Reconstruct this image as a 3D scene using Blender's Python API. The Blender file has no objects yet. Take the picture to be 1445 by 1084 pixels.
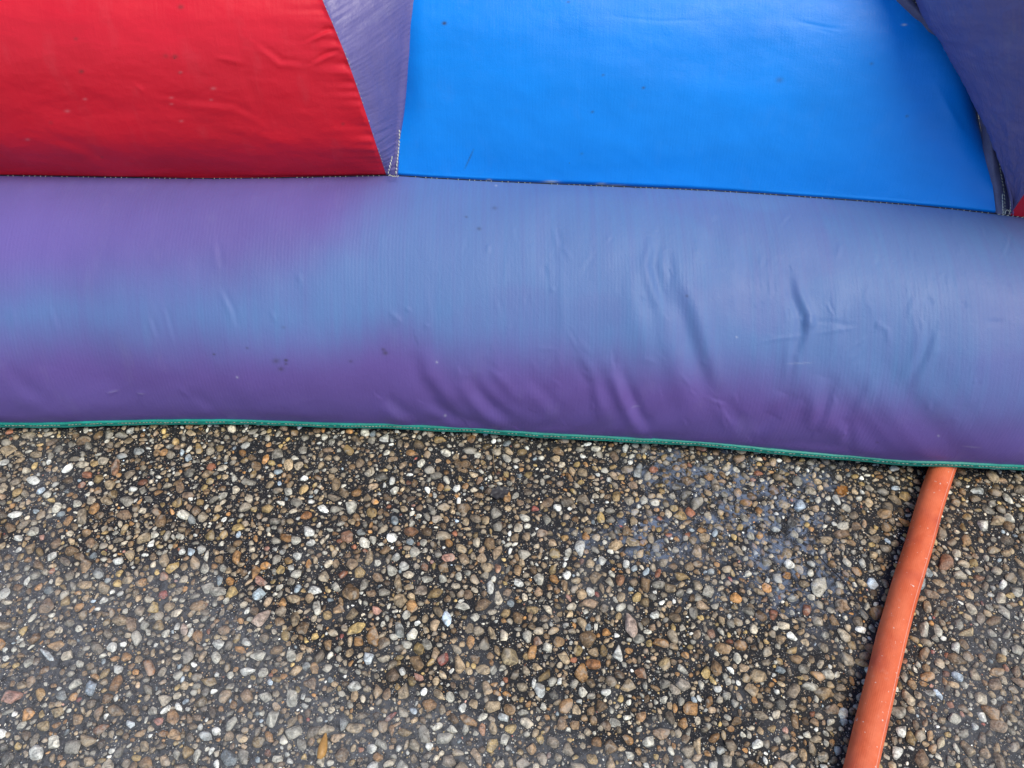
import bpy, math, random
import numpy as np
from mathutils import Vector

random.seed(7)
rng = np.random.default_rng(11)
SC = bpy.context.scene
COL = SC.collection
R = math.radians

# ---------------------------------------------------------------- camera, sky, sun, exposure
W, H = 1445.0, 1084.0
CAM_H, PITCH, FPX = 0.90, R(50.0), 1044.0
cam = bpy.data.cameras.new('camera')
cam.sensor_width = 36.0
cam.lens = 36.0 * FPX / W
cam.clip_start, cam.clip_end = 0.02, 500.0
cam_o = bpy.data.objects.new('camera', cam)
cam_o.location = (0, 0, CAM_H)
cam_o.rotation_euler = (math.pi / 2 - PITCH, 0, 0)
COL.objects.link(cam_o)
SC.camera = cam_o

SUN_EL, SUN_AZ = R(64), R(128)          # azimuth clockwise from +Y (north)
world = bpy.data.worlds.new('World')
SC.world = world
world.use_nodes = True
wn = world.node_tree
sky = wn.nodes.new('ShaderNodeTexSky')
sky.sky_type = 'NISHITA'
sky.sun_disc = False
sky.sun_elevation = SUN_EL
sky.sun_rotation = SUN_AZ
sky.air_density = 1.0
sky.dust_density = 0.4
sky.ozone_density = 2.0
bg = wn.nodes['Background']
bg.inputs['Strength'].default_value = 0.11
wn.links.new(sky.outputs['Color'], bg.inputs['Color'])
sun = bpy.data.lights.new('sun', 'SUN')
sun.energy = 1.9
sun.angle = R(34)
sun.color = (1.0, 0.92, 0.78)
sun_o = bpy.data.objects.new('sun', sun)
sd = Vector((math.sin(SUN_AZ) * math.cos(SUN_EL), math.cos(SUN_AZ) * math.cos(SUN_EL), math.sin(SUN_EL)))
sun_o.rotation_euler = (-sd).to_track_quat('-Z', 'Y').to_euler()
sun_o.location = (0, -2, 4)
COL.objects.link(sun_o)
SC.view_settings.view_transform = 'Standard'
SC.view_settings.look = 'None'
SC.view_settings.gamma = 1.0
SC.view_settings.exposure = 0.64
SC.view_settings.use_curve_mapping = False
SC.render.engine = 'CYCLES'
SC.cycles.max_bounces = 6

# ---------------------------------------------------------------- helpers
CP, SP = math.cos(PITCH), math.sin(PITCH)

def ray(px, py):
    px = np.asarray(px, float); py = np.asarray(py, float)
    dx = (px - W / 2) / FPX
    dy = (py - H / 2) / FPX
    return dx, CP - dy * SP, -SP - dy * CP

def at_z(px, py, z):
    dx, dy, dz = ray(px, py)
    t = (z - CAM_H) / dz
    return np.stack([dx * t, dy * t, np.broadcast_to(z, t.shape) * 1.0], -1)

def at_y(px, py, y):
    dx, dy, dz = ray(px, py)
    t = y / dy
    return np.stack([dx * t, dy * t, CAM_H + dz * t], -1)

def to_px(P):
    x, y, z = P[..., 0], P[..., 1], P[..., 2] - CAM_H
    dep = y * CP - z * SP
    dn = -y * SP - z * CP
    return W / 2 + FPX * x / dep, H / 2 + FPX * dn / dep

def lin(r, g, b):
    c = np.array([r, g, b]) / 255.0
    return tuple(np.where(c <= 0.04045, c / 12.92, ((c + 0.055) / 1.055) ** 2.4))

def _hash(ix, iy, seed):
    n = (ix.astype(np.int64) * 374761393 + iy.astype(np.int64) * 668265263 + seed * 69069) & 0xffffffff
    n = ((n ^ (n >> 13)) * 1274126177) & 0xffffffff
    n = (n ^ (n >> 16)) & 0xffff
    return n / 65535.0

def noise2(x, y, seed=0):
    x = np.asarray(x, float); y = np.asarray(y, float)
    ix, iy = np.floor(x), np.floor(y)
    fx, fy = x - ix, y - iy
    ux, uy = fx * fx * fx * (fx * (fx * 6 - 15) + 10), fy * fy * fy * (fy * (fy * 6 - 15) + 10)
    def g(ox, oy):
        a = _hash(ix + ox, iy + oy, seed) * 2 * np.pi
        return np.cos(a) * (fx - ox) + np.sin(a) * (fy - oy)
    a = g(0, 0) * (1 - ux) + g(1, 0) * ux
    b = g(0, 1) * (1 - ux) + g(1, 1) * ux
    return (a * (1 - uy) + b * uy) * 1.5

def fbm(x, y, seed=0, oct=3):
    s, a = 0, 1.0
    for i in range(oct):
        s = s + a * noise2(x * 2 ** i, y * 2 ** i, seed + i * 17)
        a *= 0.5
    return s

def sstep(a, b, x):
    t = np.clip((x - a) / (b - a), 0, 1)
    return t * t * (3 - 2 * t)

def spline(xs, ys, x):
    """smooth interpolation through samples (Catmull-Rom), straight on outside"""
    xs = np.asarray(xs, float); ys = np.asarray(ys, float); x = np.asarray(x, float)
    m = np.gradient(ys, xs)
    i = np.clip(np.searchsorted(xs, x) - 1, 0, len(xs) - 2)
    h = xs[i + 1] - xs[i]
    t = (x - xs[i]) / h
    tc = np.clip(t, 0, 1)
    y = ((2 * tc**3 - 3 * tc**2 + 1) * ys[i] + (tc**3 - 2 * tc**2 + tc) * h * m[i]
         + (-2 * tc**3 + 3 * tc**2) * ys[i + 1] + (tc**3 - tc**2) * h * m[i + 1])
    y = np.where(t < 0, ys[0] + m[0] * (x - xs[0]), y)
    return np.where(t > 1, ys[-1] + m[-1] * (x - xs[-1]), y)

def link(o, parent=None, kind=None, label=None, cat=None, group=None):
    COL.objects.link(o)
    if parent: o.parent = parent
    if kind: o['kind'] = kind
    if label: o['label'] = label
    if cat: o['category'] = cat
    if group: o['group'] = group
    return o

def mesh_np(name, V, F, mat=None, attrs=None, uv=None, smooth=True):
    """V (n,3); F (m,3) or (m,4) ints; attrs name -> (n,) float or (n,3) colour; uv (n,2)"""
    V = np.ascontiguousarray(V, np.float32); F = np.ascontiguousarray(F, np.int32)
    me = bpy.data.meshes.new(name)
    me.vertices.add(len(V)); me.vertices.foreach_set('co', V.ravel())
    k = F.shape[1]
    me.loops.add(F.size); me.loops.foreach_set('vertex_index', F.ravel())
    me.polygons.add(len(F))
    me.polygons.foreach_set('loop_start', np.arange(0, F.size, k, dtype=np.int32))
    me.polygons.foreach_set('loop_total', np.full(len(F), k, np.int32))
    me.update(calc_edges=True)
    me.polygons.foreach_set('use_smooth', np.full(len(F), bool(smooth)))
    for n, a in (attrs or {}).items():
        a = np.asarray(a, np.float32)
        if a.ndim == 1:
            at = me.attributes.new(n, 'FLOAT', 'POINT'); at.data.foreach_set('value', a)
        else:
            at = me.attributes.new(n, 'FLOAT_VECTOR', 'POINT'); at.data.foreach_set('vector', np.ascontiguousarray(a).ravel())
    if uv is not None:
        l = me.uv_layers.new(name='UVMap')
        l.data.foreach_set('uv', np.ascontiguousarray(np.asarray(uv, np.float32)[F.ravel()]).ravel())
    if mat: me.materials.append(mat)
    me.validate()
    return me

def obj(name, V, F, mat, parent=None, attrs=None, uv=None, smooth=True, **kw):
    return link(bpy.data.objects.new(name, mesh_np(name, V, F, mat, attrs, uv, smooth)), parent, **kw)

def grid_faces(nu, nv, flip=False):
    i = np.arange(nu * nv).reshape(nu, nv)
    f = np.stack([i[:-1, :-1], i[1:, :-1], i[1:, 1:], i[:-1, 1:]], -1).reshape(-1, 4)
    return f[:, ::-1] if flip else f

def grid_normals(P):
    du = np.gradient(P, axis=0); dv = np.gradient(P, axis=1)
    n = np.cross(du, dv)
    n /= np.linalg.norm(n, axis=-1, keepdims=True) + 1e-12
    return n

def patch(C, nu, nv, us=None, vs=None):
    """bicubic patch through a grid of points C[m, n, 3]"""
    C = np.asarray(C, float)
    us = np.linspace(0, 1, nu) if us is None else us
    vs = np.linspace(0, 1, nv) if vs is None else vs
    m, n = C.shape[:2]
    A = np.empty((len(us), n, 3))
    for j in range(n):
        for k in range(3):
            A[:, j, k] = spline(np.linspace(0, 1, m), C[:, j, k], us)
    B = np.empty((len(us), len(vs), 3))
    xs = np.linspace(0, 1, n)
    for k in range(3):
        mm = np.gradient(A[:, :, k], xs, axis=1)
        i = np.clip(np.searchsorted(xs, vs) - 1, 0, n - 2)
        h = xs[1] - xs[0]; t = (vs - xs[i]) / h
        B[:, :, k] = ((2*t**3 - 3*t**2 + 1) * A[:, i, k] + (t**3 - 2*t**2 + t) * h * mm[:, i]
                      + (-2*t**3 + 3*t**2) * A[:, i + 1, k] + (t**3 - t**2) * h * mm[:, i + 1])
    return B

def strokes(px, py, lst):
    """sum of creases drawn as polylines: (points, width, depth[, offset kind])"""
    out = np.zeros_like(px)
    for pts, w, d, kind in lst:
        pts = np.asarray(pts, float)
        m = ((px > pts[:, 0].min() - 5 * w) & (px < pts[:, 0].max() + 5 * w)
             & (py > pts[:, 1].min() - 5 * w) & (py < pts[:, 1].max() + 5 * w))
        if not m.any(): continue
        X, Y = px[m], py[m]
        seg = np.linalg.norm(np.diff(pts, axis=0), axis=1); L = seg.sum(); acc = 0
        best = np.full(X.shape, 1e9); bs = np.zeros(X.shape); bt = np.zeros(X.shape)
        for k in range(len(seg)):
            a, b = pts[k], pts[k + 1]; e = (b - a) / seg[k]
            t = (X - a[0]) * e[0] + (Y - a[1]) * e[1]
            lo = -3 * w if k == 0 else 0; hi = seg[k] + (3 * w if k == len(seg) - 1 else 0)
            tc = np.clip(t, 0, seg[k])
            dd = np.hypot(X - a[0] - tc * e[0], Y - a[1] - tc * e[1])
            sg = np.sign((X - a[0]) * -e[1] + (Y - a[1]) * e[0])
            u = dd < best
            best = np.where(u, dd, best); bs = np.where(u, sg, bs); bt = np.where(u, (acc + tc) / L, bt)
            acc += seg[k]
        taper = np.sin(np.pi * np.clip(bt, 0.02, 0.98)) ** 0.7
        s = best * bs / w
        if kind == 'v':   prof = -np.exp(-s * s)
        elif kind == 'r': prof = np.exp(-s * s)
        else:             prof = 1.65 * s * np.exp(-s * s)       # valley one side, ridge the other
        out[m] += d * taper * prof
    return out

# ---------------------------------------------------------------- material helpers
def new_mat(name):
    m = bpy.data.materials.new(name); m.use_nodes = True
    nt = m.node_tree
    return m, nt, nt.nodes['Principled BSDF']

class G:
    def __init__(s, nt): s.nt = nt
    def n(s, t, **kw):
        x = s.nt.nodes.new(t)
        for k, v in kw.items(): setattr(x, k, v)
        return x
    def put(s, sock, v):
        if hasattr(v, 'is_output') or hasattr(v, 'links'): s.nt.links.new(v, sock)
        else: sock.default_value = v
    def math(s, op, a, b=0.0, c=None, clamp=False):
        x = s.n('ShaderNodeMath', operation=op, use_clamp=clamp)
        s.put(x.inputs[0], a); s.put(x.inputs[1], b)
        if c is not None: s.put(x.inputs[2], c)
        return x.outputs[0]
    def mix(s, f, a, b, mode='MIX'):
        x = s.n('ShaderNodeMix', data_type='RGBA', blend_type=mode)
        s.put(x.inputs[0], f)
        s.put(x.inputs[6], a if not isinstance(a, tuple) else (*a[:3], 1))
        s.put(x.inputs[7], b if not isinstance(b, tuple) else (*b[:3], 1))
        return x.outputs[2]
    def noise(s, vec, scale, detail=4, rough=0.5, dist=0.0):
        x = s.n('ShaderNodeTexNoise')
        s.put(x.inputs['Vector'], vec); x.inputs['Scale'].default_value = scale
        x.inputs['Detail'].default_value = detail; x.inputs['Roughness'].default_value = rough
        x.inputs['Distortion'].default_value = dist
        return x.outputs['Fac']
    def ramp(s, f, stops):
        x = s.n('ShaderNodeValToRGB'); s.put(x.inputs[0], f)
        e = x.color_ramp.elements
        while len(e) < len(stops): e.new(0.5)
        for el, (p, c) in zip(e, stops):
            el.position = p; el.color = (*c[:3], 1) if isinstance(c, tuple) else (c, c, c, 1)
        return x.outputs[0]
    def maprange(s, v, a, b, c=0.0, d=1.0):
        x = s.n('ShaderNodeMapRange'); s.put(x.inputs[0], v)
        for i, q in enumerate((a, b, c, d)): x.inputs[i + 1].default_value = q
        return x.outputs[0]
    def scale(s, vec, sx, sy, sz):
        x = s.n('ShaderNodeVectorMath', operation='MULTIPLY'); s.put(x.inputs[0], vec)
        x.inputs[1].default_value = (sx, sy, sz); return x.outputs[0]
    def bump(s, h, strength, dist, normal=None):
        x = s.n('ShaderNodeBump'); s.put(x.inputs['Height'], h)
        x.inputs['Strength'].default_value = strength; x.inputs['Distance'].default_value = dist
        if normal is not None: s.put(x.inputs['Normal'], normal)
        return x.outputs[0]
    def attr(s, name, out='Fac'):
        x = s.n('ShaderNodeAttribute', attribute_name=name); return x.outputs[out]

def vinyl(name, col, rough=0.36, spec=0.9, ribs=0.25, rib_scale=200.0, crinkle=0.5, dust=0.1, streaky=1.6, faded=None, ior=1.55, tint=None):
    """coated PVC cloth: uv is in metres, u along the panel, v across the ribs' length"""
    m, nt, b = new_mat(name); g = G(nt)
    uv = g.n('ShaderNodeTexCoord').outputs['UV']
    sep = g.n('ShaderNodeSeparateXYZ'); g.put(sep.inputs[0], uv)
    u, v = sep.outputs[0], sep.outputs[1]
    n1 = g.noise(uv, 7, 4, 0.55)
    n2 = g.noise(uv, 55, 4, 0.6)
    c = g.mix(g.maprange(n1, 0.35, 0.7), tuple(x * 0.93 for x in col), tuple(min(1, x * 1.06) for x in col))
    if faded:
        f = g.maprange(g.noise(g.scale(uv, 3.0, 0.8, 1), 4, 3, 0.5), 0.42, 0.68, 0, 1.0)
        c = g.mix(g.math('MULTIPLY', f, 0.4), c, faded)
    # pale rubbed haze and tiny specks of dirt
    rub = g.maprange(g.noise(g.scale(uv, 1, 0.35, 1), 26, 6, 0.65), 0.56, 0.74, 0, dust)
    c = g.mix(rub, c, (0.55, 0.56, 0.58))
    sp = g.n('ShaderNodeTexVoronoi'); g.put(sp.inputs['Vector'], uv); sp.inputs['Scale'].default_value = 24
    spk = g.math('LESS_THAN', sp.outputs['Distance'], 0.028)
    sel = g.n('ShaderNodeSeparateColor'); g.put(sel.inputs[0], sp.outputs['Color'])
    spk = g.math('MULTIPLY', spk, g.math('GREATER_THAN', sel.outputs[0], 0.80))
    c = g.mix(g.math('MULTIPLY', spk, 0.5), c, (0.03, 0.03, 0.035))
    c = g.mix(g.attr('painted_sheen'), c, (0.112, 0.222, 0.44))  # blue sheen of the sky, painted into the vinyl colour
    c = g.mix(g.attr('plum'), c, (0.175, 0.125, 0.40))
    c = g.mix(g.attr('dirt'), c, (0.045, 0.035, 0.03))
    c = g.mix(g.attr('scuff'), c, (0.75, 0.76, 0.74))
    g.put(b.inputs['Base Color'], c)
    g.put(b.inputs['Roughness'], g.maprange(g.noise(uv, 18, 5, 0.6), 0.3, 0.7, rough - 0.05, rough + 0.10))
    b.inputs['Specular IOR Level'].default_value = spec
    b.inputs['IOR'].default_value = ior
    if tint: b.inputs['Specular Tint'].default_value = (*tint, 1)
    # woven scrim showing through the coating
    wob = g.math('MULTIPLY', g.noise(uv, 12, 2, 0.5), 0.006)
    uu = g.math('ADD', u, wob)
    rib = g.math('SINE', g.math('MULTIPLY', uu, rib_scale * 2 * math.pi))
    rmask = g.maprange(g.noise(uv, 5, 3, 0.6), 0.38, 0.62, 0.15, 1.0)
    rib = g.math('MULTIPLY', rib, rmask)
    streak = g.noise(g.scale(uv, 1.0, 0.07, 1), 170, 3, 0.6)
    crk = g.noise(uv, 60, 6, 0.62, 0.8)
    crk2 = g.noise(g.scale(uv, 1.0, 0.4, 1), 24, 4, 0.6, 1.5)
    wv = g.noise(uv, 900, 2, 0.5)
    grain = g.noise(uv, 240, 5, 0.7, 0.6)
    h = g.math('MULTIPLY', rib, 0.5 * ribs)
    h = g.math('ADD', h, g.math('MULTIPLY', streak, streaky * crinkle))
    h = g.math('ADD', h, g.math('MULTIPLY', crk, 1.6 * crinkle))
    h = g.math('ADD', h, g.math('MULTIPLY', crk2, 2.2 * crinkle))
    h = g.math('ADD', h, g.math('MULTIPLY', wv, 0.25))
    h = g.math('ADD', h, g.math('MULTIPLY', grain, 1.3 * crinkle))
    g.put(b.inputs['Normal'], g.bump(h, 1.0, 0.0006))
    return m

PURPLE = (0.150, 0.092, 0.315)
M_TUBE = vinyl('purple_vinyl', PURPLE, 0.48, 0.32, 0.15, 205.0, 0.40, 0.05, streaky=0.8, ior=1.5)
M_SIDE = vinyl('purple_side_vinyl', (0.165, 0.13, 0.315), 0.38, 0.8, 0.3, 205.0, 0.5, 0.10)
M_RED = vinyl('red_vinyl', (0.76, 0.010, 0.027), 0.44, 0.34, 0.04, 205.0, 0.25, 0.025)
M_BLUE = vinyl('blue_vinyl', (0.0, 0.265, 0.86), 0.40, 0.34, 0.06, 230.0, 0.22, 0.02)

def flat(name, col, rough=0.6, spec=0.5, nscale=300, namt=0.25, bd=0.0003):
    m, nt, b = new_mat(name); g = G(nt)
    oc = g.n('ShaderNodeTexCoord').outputs['Object']
    n = g.noise(oc, nscale, 4, 0.6)
    n2 = g.noise(oc, nscale * 0.08, 3, 0.5)
    f = g.maprange(g.math('ADD', n, n2), 0.7, 1.3)
    c = g.mix(f, tuple(x * (1 - namt) for x in col), tuple(min(1, x * (1 + namt)) for x in col))
    g.put(b.inputs['Base Color'], c)
    b.inputs['Roughness'].default_value = rough
    b.inputs['Specular IOR Level'].default_value = spec
    g.put(b.inputs['Normal'], g.bump(n, 0.8, bd))
    return m

M_GREEN = flat('green_binding', (0.008, 0.30, 0.215), 0.45, 0.6, 500, 0.3, 0.0004)
M_THREAD = flat('pale_thread', (0.62, 0.60, 0.50), 0.8, 0.2, 900, 0.25)
M_THREAD_TAN = flat('tan_thread', (0.50, 0.50, 0.38), 0.8, 0.2, 900, 0.35)
M_WEB = flat('dark_webbing', (0.15, 0.145, 0.25), 0.6, 0.4, 700, 0.2)
M_BLACK = flat('black_thread', (0.012, 0.012, 0.016), 0.5, 0.4, 400, 0.2)

def stone_mat():
    m, nt, b = new_mat('pebble_stone'); g = G(nt)
    base = g.attr('tone', 'Color'); rnd = g.attr('rnd')
    oc = g.n('ShaderNodeNewGeometry').outputs['Position']
    off = g.n('ShaderNodeCombineXYZ'); g.put(off.inputs[0], g.math('MULTIPLY', rnd, 37.0)); g.put(off.inputs[1], g.math('MULTIPLY', rnd, 91.0))
    va = g.n('ShaderNodeVectorMath', operation='ADD'); g.put(va.inputs[0], oc); g.put(va.inputs[1], off.outputs[0])
    p = va.outputs[0]
    n1 = g.noise(p, 110, 4, 0.6, 0.8)
    n2 = g.noise(p, 520, 4, 0.65)
    n3 = g.noise(g.scale(p, 1, 3.0, 1), 200, 3, 0.6, 1.5)
    f = g.maprange(n1, 0.36, 0.64, 0.42, 1.55)
    f = g.math('MULTIPLY', f, g.maprange(n2, 0.3, 0.7, 0.66, 1.34))
    sc_ = g.n('ShaderNodeVectorMath', operation='SCALE'); g.put(sc_.inputs[0], base); g.put(sc_.inputs['Scale'], f)
    c = g.mix(g.maprange(n3, 0.54, 0.66, 0, 0.5), sc_.outputs[0], (0.12, 0.080, 0.035))
    c = g.mix(g.maprange(n2, 0.60, 0.70, 0, 0.6), c, (0.62, 0.58, 0.48))
    lf = g.noise(p, 55, 3, 0.6, 0.5)
    c = g.mix(g.maprange(lf, 0.56, 0.62, 0, 0.40), c, (0.55, 0.50, 0.40))
    c = g.mix(g.math('MULTIPLY', g.attr('film'), g.maprange(n2, 0.3, 0.6, 0.03, 0.28)), c, (0.40, 0.405, 0.40))
    c = g.mix(g.math('MULTIPLY', g.attr('milk'), g.maprange(n1, 0.5, 0.58, 0.0, 0.7)), c, (0.17, 0.21, 0.29))
    c = g.mix(g.attr('low'), c, (0.02, 0.02, 0.02))
    g.put(b.inputs['Base Color'], c)
    g.put(b.inputs['Roughness'], g.maprange(n2, 0.3, 0.7, 0.28, 0.60))
    b.inputs['Specular IOR Level'].default_value = 0.6
    h = g.math('ADD', g.math('MULTIPLY', n1, 2.2), g.math('MULTIPLY', n2, 1.0))
    g.put(b.inputs['Normal'], g.bump(h, 1.0, 0.0010))
    return m

def ground_mat():
    m, nt, b = new_mat('exposed_aggregate_binder'); g = G(nt)
    p = g.n('ShaderNodeNewGeometry').outputs['Position']
    c = g.mix(g.maprange(g.noise(p, 260, 5, 0.65), 0.35, 0.7), (0.002, 0.0025, 0.0035), (0.013, 0.014, 0.017))
    film = g.math('MULTIPLY', g.attr('film'), g.maprange(g.noise(p, 120, 5, 0.7), 0.36, 0.58, 0.25, 1.0))
    c = g.mix(film, c, (0.125, 0.129, 0.136))
    big = g.noise(p, 6, 4, 0.6)
    c = g.mix(g.maprange(big, 0.45, 0.7, 0, 0.4), c, (0.026, 0.022, 0.018))
    # sand grains of two sizes
    for sc_, th, lo, amt in ((420, 0.28, 0.70, 0.9), (900, 0.30, 0.72, 0.8)):
        v = g.n('ShaderNodeTexVoronoi'); g.put(v.inputs['Vector'], p); v.inputs['Scale'].default_value = sc_
        s = g.n('ShaderNodeSeparateColor'); g.put(s.inputs[0], v.outputs['Color'])
        mk = g.math('MULTIPLY', g.math('LESS_THAN', v.outputs['Distance'], th), g.math('GREATER_THAN', s.outputs[0], lo))
        gc = g.ramp(s.outputs[1], [(0.0, (0.10, 0.07, 0.04)), (0.35, (0.20, 0.16, 0.11)), (0.7, (0.42, 0.39, 0.33)), (1.0, (0.75, 0.75, 0.70))])
        c = g.mix(g.math('MULTIPLY', mk, amt), c, gc)
    milk = g.math('MULTIPLY', g.attr('milk'), g.maprange(g.noise(p, 75, 6, 0.7, 1.0), 0.44, 0.54, 0, 1.0))
    c = g.mix(milk, c, (0.16, 0.205, 0.285))
    # far off, where single stones are no longer modelled, the mottled tone of the gravel
    far = g.attr('far')
    v = g.n('ShaderNodeTexVoronoi'); g.put(v.inputs['Vector'], p); v.inputs['Scale'].default_value = 110
    s = g.n('ShaderNodeSeparateColor'); g.put(s.inputs[0], v.outputs['Color'])
    fc0 = g.ramp(s.outputs[0], [(0.0, (0.02, 0.02, 0.02)), (0.45, (0.14, 0.10, 0.07)), (0.8, (0.28, 0.23, 0.17)), (1.0, (0.5, 0.5, 0.46))])
    fc = g.mix(g.maprange(v.outputs['Distance'], 0.38, 0.48), fc0, (0.012, 0.012, 0.014))
    c = g.mix(far, c, fc)
    g.put(b.inputs['Base Color'], c)
    b.inputs['Roughness'].default_value = 0.62
    g.put(b.inputs['Roughness'], g.maprange(g.attr('milk'), 0, 1, 0.62, 0.30))
    h = g.math('ADD', g.noise(p, 330, 6, 0.7), g.math('MULTIPLY', g.noise(p, 900, 3, 0.6), 0.5))
    g.put(b.inputs['Normal'], g.bump(h, 1.0, 0.0016))
    return m

# ================================================================ GROUND
def film_mask(x, y):
    """dry grey film on the paving, by place"""
    px, py = to_px(np.stack([x, y, np.zeros_like(x)], -1))
    w = 45 * fbm(x * 9, y * 9, 3) + 22 * fbm(x * 40, y * 40, 9)
    edge = spline([0, 130, 260, 330, 420, 520, 650, 760, 900, 1150, 1445],
                  [770, 800, 812, 850, 930, 985, 1010, 1040, 1075, 1100, 1110], np.clip(px, -300, 1800))
    f = sstep(-45, 45, py + w - edge)
    f2 = np.exp(-(((px - 55) / 50) ** 2 + ((py - 690) / 90) ** 2)) * (0.7 + 0.6 * fbm(x * 30, y * 30, 4))
    f3 = sstep(-60, 60, px + w - 1330) * sstep(740, 900, py) * 0.75
    f4 = 0.45 * sstep(0.1, 0.6, fbm(x * 14, y * 14, 21)) * sstep(740, 800, py)
    return np.clip(np.maximum.reduce([f, f2, f3, f4]), 0, 1)

def milk_mask(x, y):
    px, py = to_px(np.stack([x, y, np.zeros_like(x)], -1))
    px = px + 30 * fbm(x * 25, y * 25, 5); py = py + 26 * fbm(x * 25, y * 25, 8)
    f = 0
    for cx, cy, rx, ry, a in ((935, 668, 50, 30, .9), (1010, 665, 60, 26, .75), (1060, 685, 60, 28, .8), (1150, 672, 40, 22, .8),
                              (1030, 722, 55, 20, .9), (1075, 745, 60, 24, 1), (880, 755, 60, 28, .8), (950, 775, 55, 22, .7),
                              (1120, 715, 40, 22, .9), (1110, 765, 60, 30, 1), (1100, 800, 50, 26, .9), (1050, 835, 80, 26, .45),
                              (1150, 825, 50, 30, .6), (1165, 860, 70, 30, .3), (905, 740, 30, 40, .5)):
        f = f + a * np.exp(-(((px - cx) / rx) ** 2 + ((py - cy) / ry) ** 2))
    return np.clip(f, 0, 1) * sstep(-0.55, 0.35, fbm(x * 60, y * 60, 31))

def axis_pts(lo, hi, step, far):
    core = np.arange(lo, hi + step / 2, step)
    g = np.geomspace(0.02, far, 26)
    return np.concatenate([lo - g[::-1], core, hi + g])

gx = axis_pts(-1.35, 1.35, 0.0035, 90.0)
gy = axis_pts(-0.16, 0.86, 0.0035, 90.0)
X, Y = np.meshgrid(gx, gy, indexing='ij')
inner = sstep(0.66, 0.60, np.abs(X) - 0.78 * (Y + 0.15)) * sstep(1.38, 1.33, np.abs(X)) * sstep(-0.19, -0.14, Y) * sstep(1.0, 0.9, Y)
Z = (0.0006 * fbm(X * 90, Y * 90, 2, 3) + 0.0012 * noise2(X * 12, Y * 12, 6)) * inner
M_GROUND = ground_mat()
ground = obj('ground', np.stack([X, Y, Z], -1).reshape(-1, 3), grid_faces(len(gx), len(gy)), M_GROUND,
             attrs={'film': film_mask(X, Y).ravel(), 'milk': milk_mask(X, Y).ravel(), 'far': (1 - inner).ravel()},
             kind='structure', label='exposed aggregate paving of pebbles set in black binder')

# ================================================================ PEBBLES
import bmesh
def ico(sub, cut):
    bm = bmesh.new(); bmesh.ops.create_icosphere(bm, subdivisions=sub, radius=1.0)
    dl = [v for v in bm.verts if v.co.z < cut]
    bmesh.ops.delete(bm, geom=dl, context='VERTS')
    bm.verts.ensure_lookup_table()
    V = np.array([v.co[:] for v in bm.verts]); F = np.array([[v.index for v in f.verts] for f in bm.faces])
    bm.free(); return V, F

TONES = {'w': (196, 190, 172), 'W': (226, 224, 212), 'g': (146, 139, 124), 't': (176, 152, 116), 'b': (132, 104, 70),
         'o': (184, 130, 66), 'r': (152, 94, 62), 'R': (160, 84, 70), 'p': (158, 130, 104), 'P': (192, 140, 118),
         'y': (184, 154, 92), 's': (148, 160, 164), 'S': (186, 202, 214), 'd': (58, 58, 58)}
TL = {k: np.array(lin(*v)) for k, v in TONES.items()}
def tone(code):
    c = np.mean([TL[c] for c in code], axis=0)
    return (c * 0.92 + c.mean() * 0.08) * np.array([1.02, 1.02, 0.98])

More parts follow.
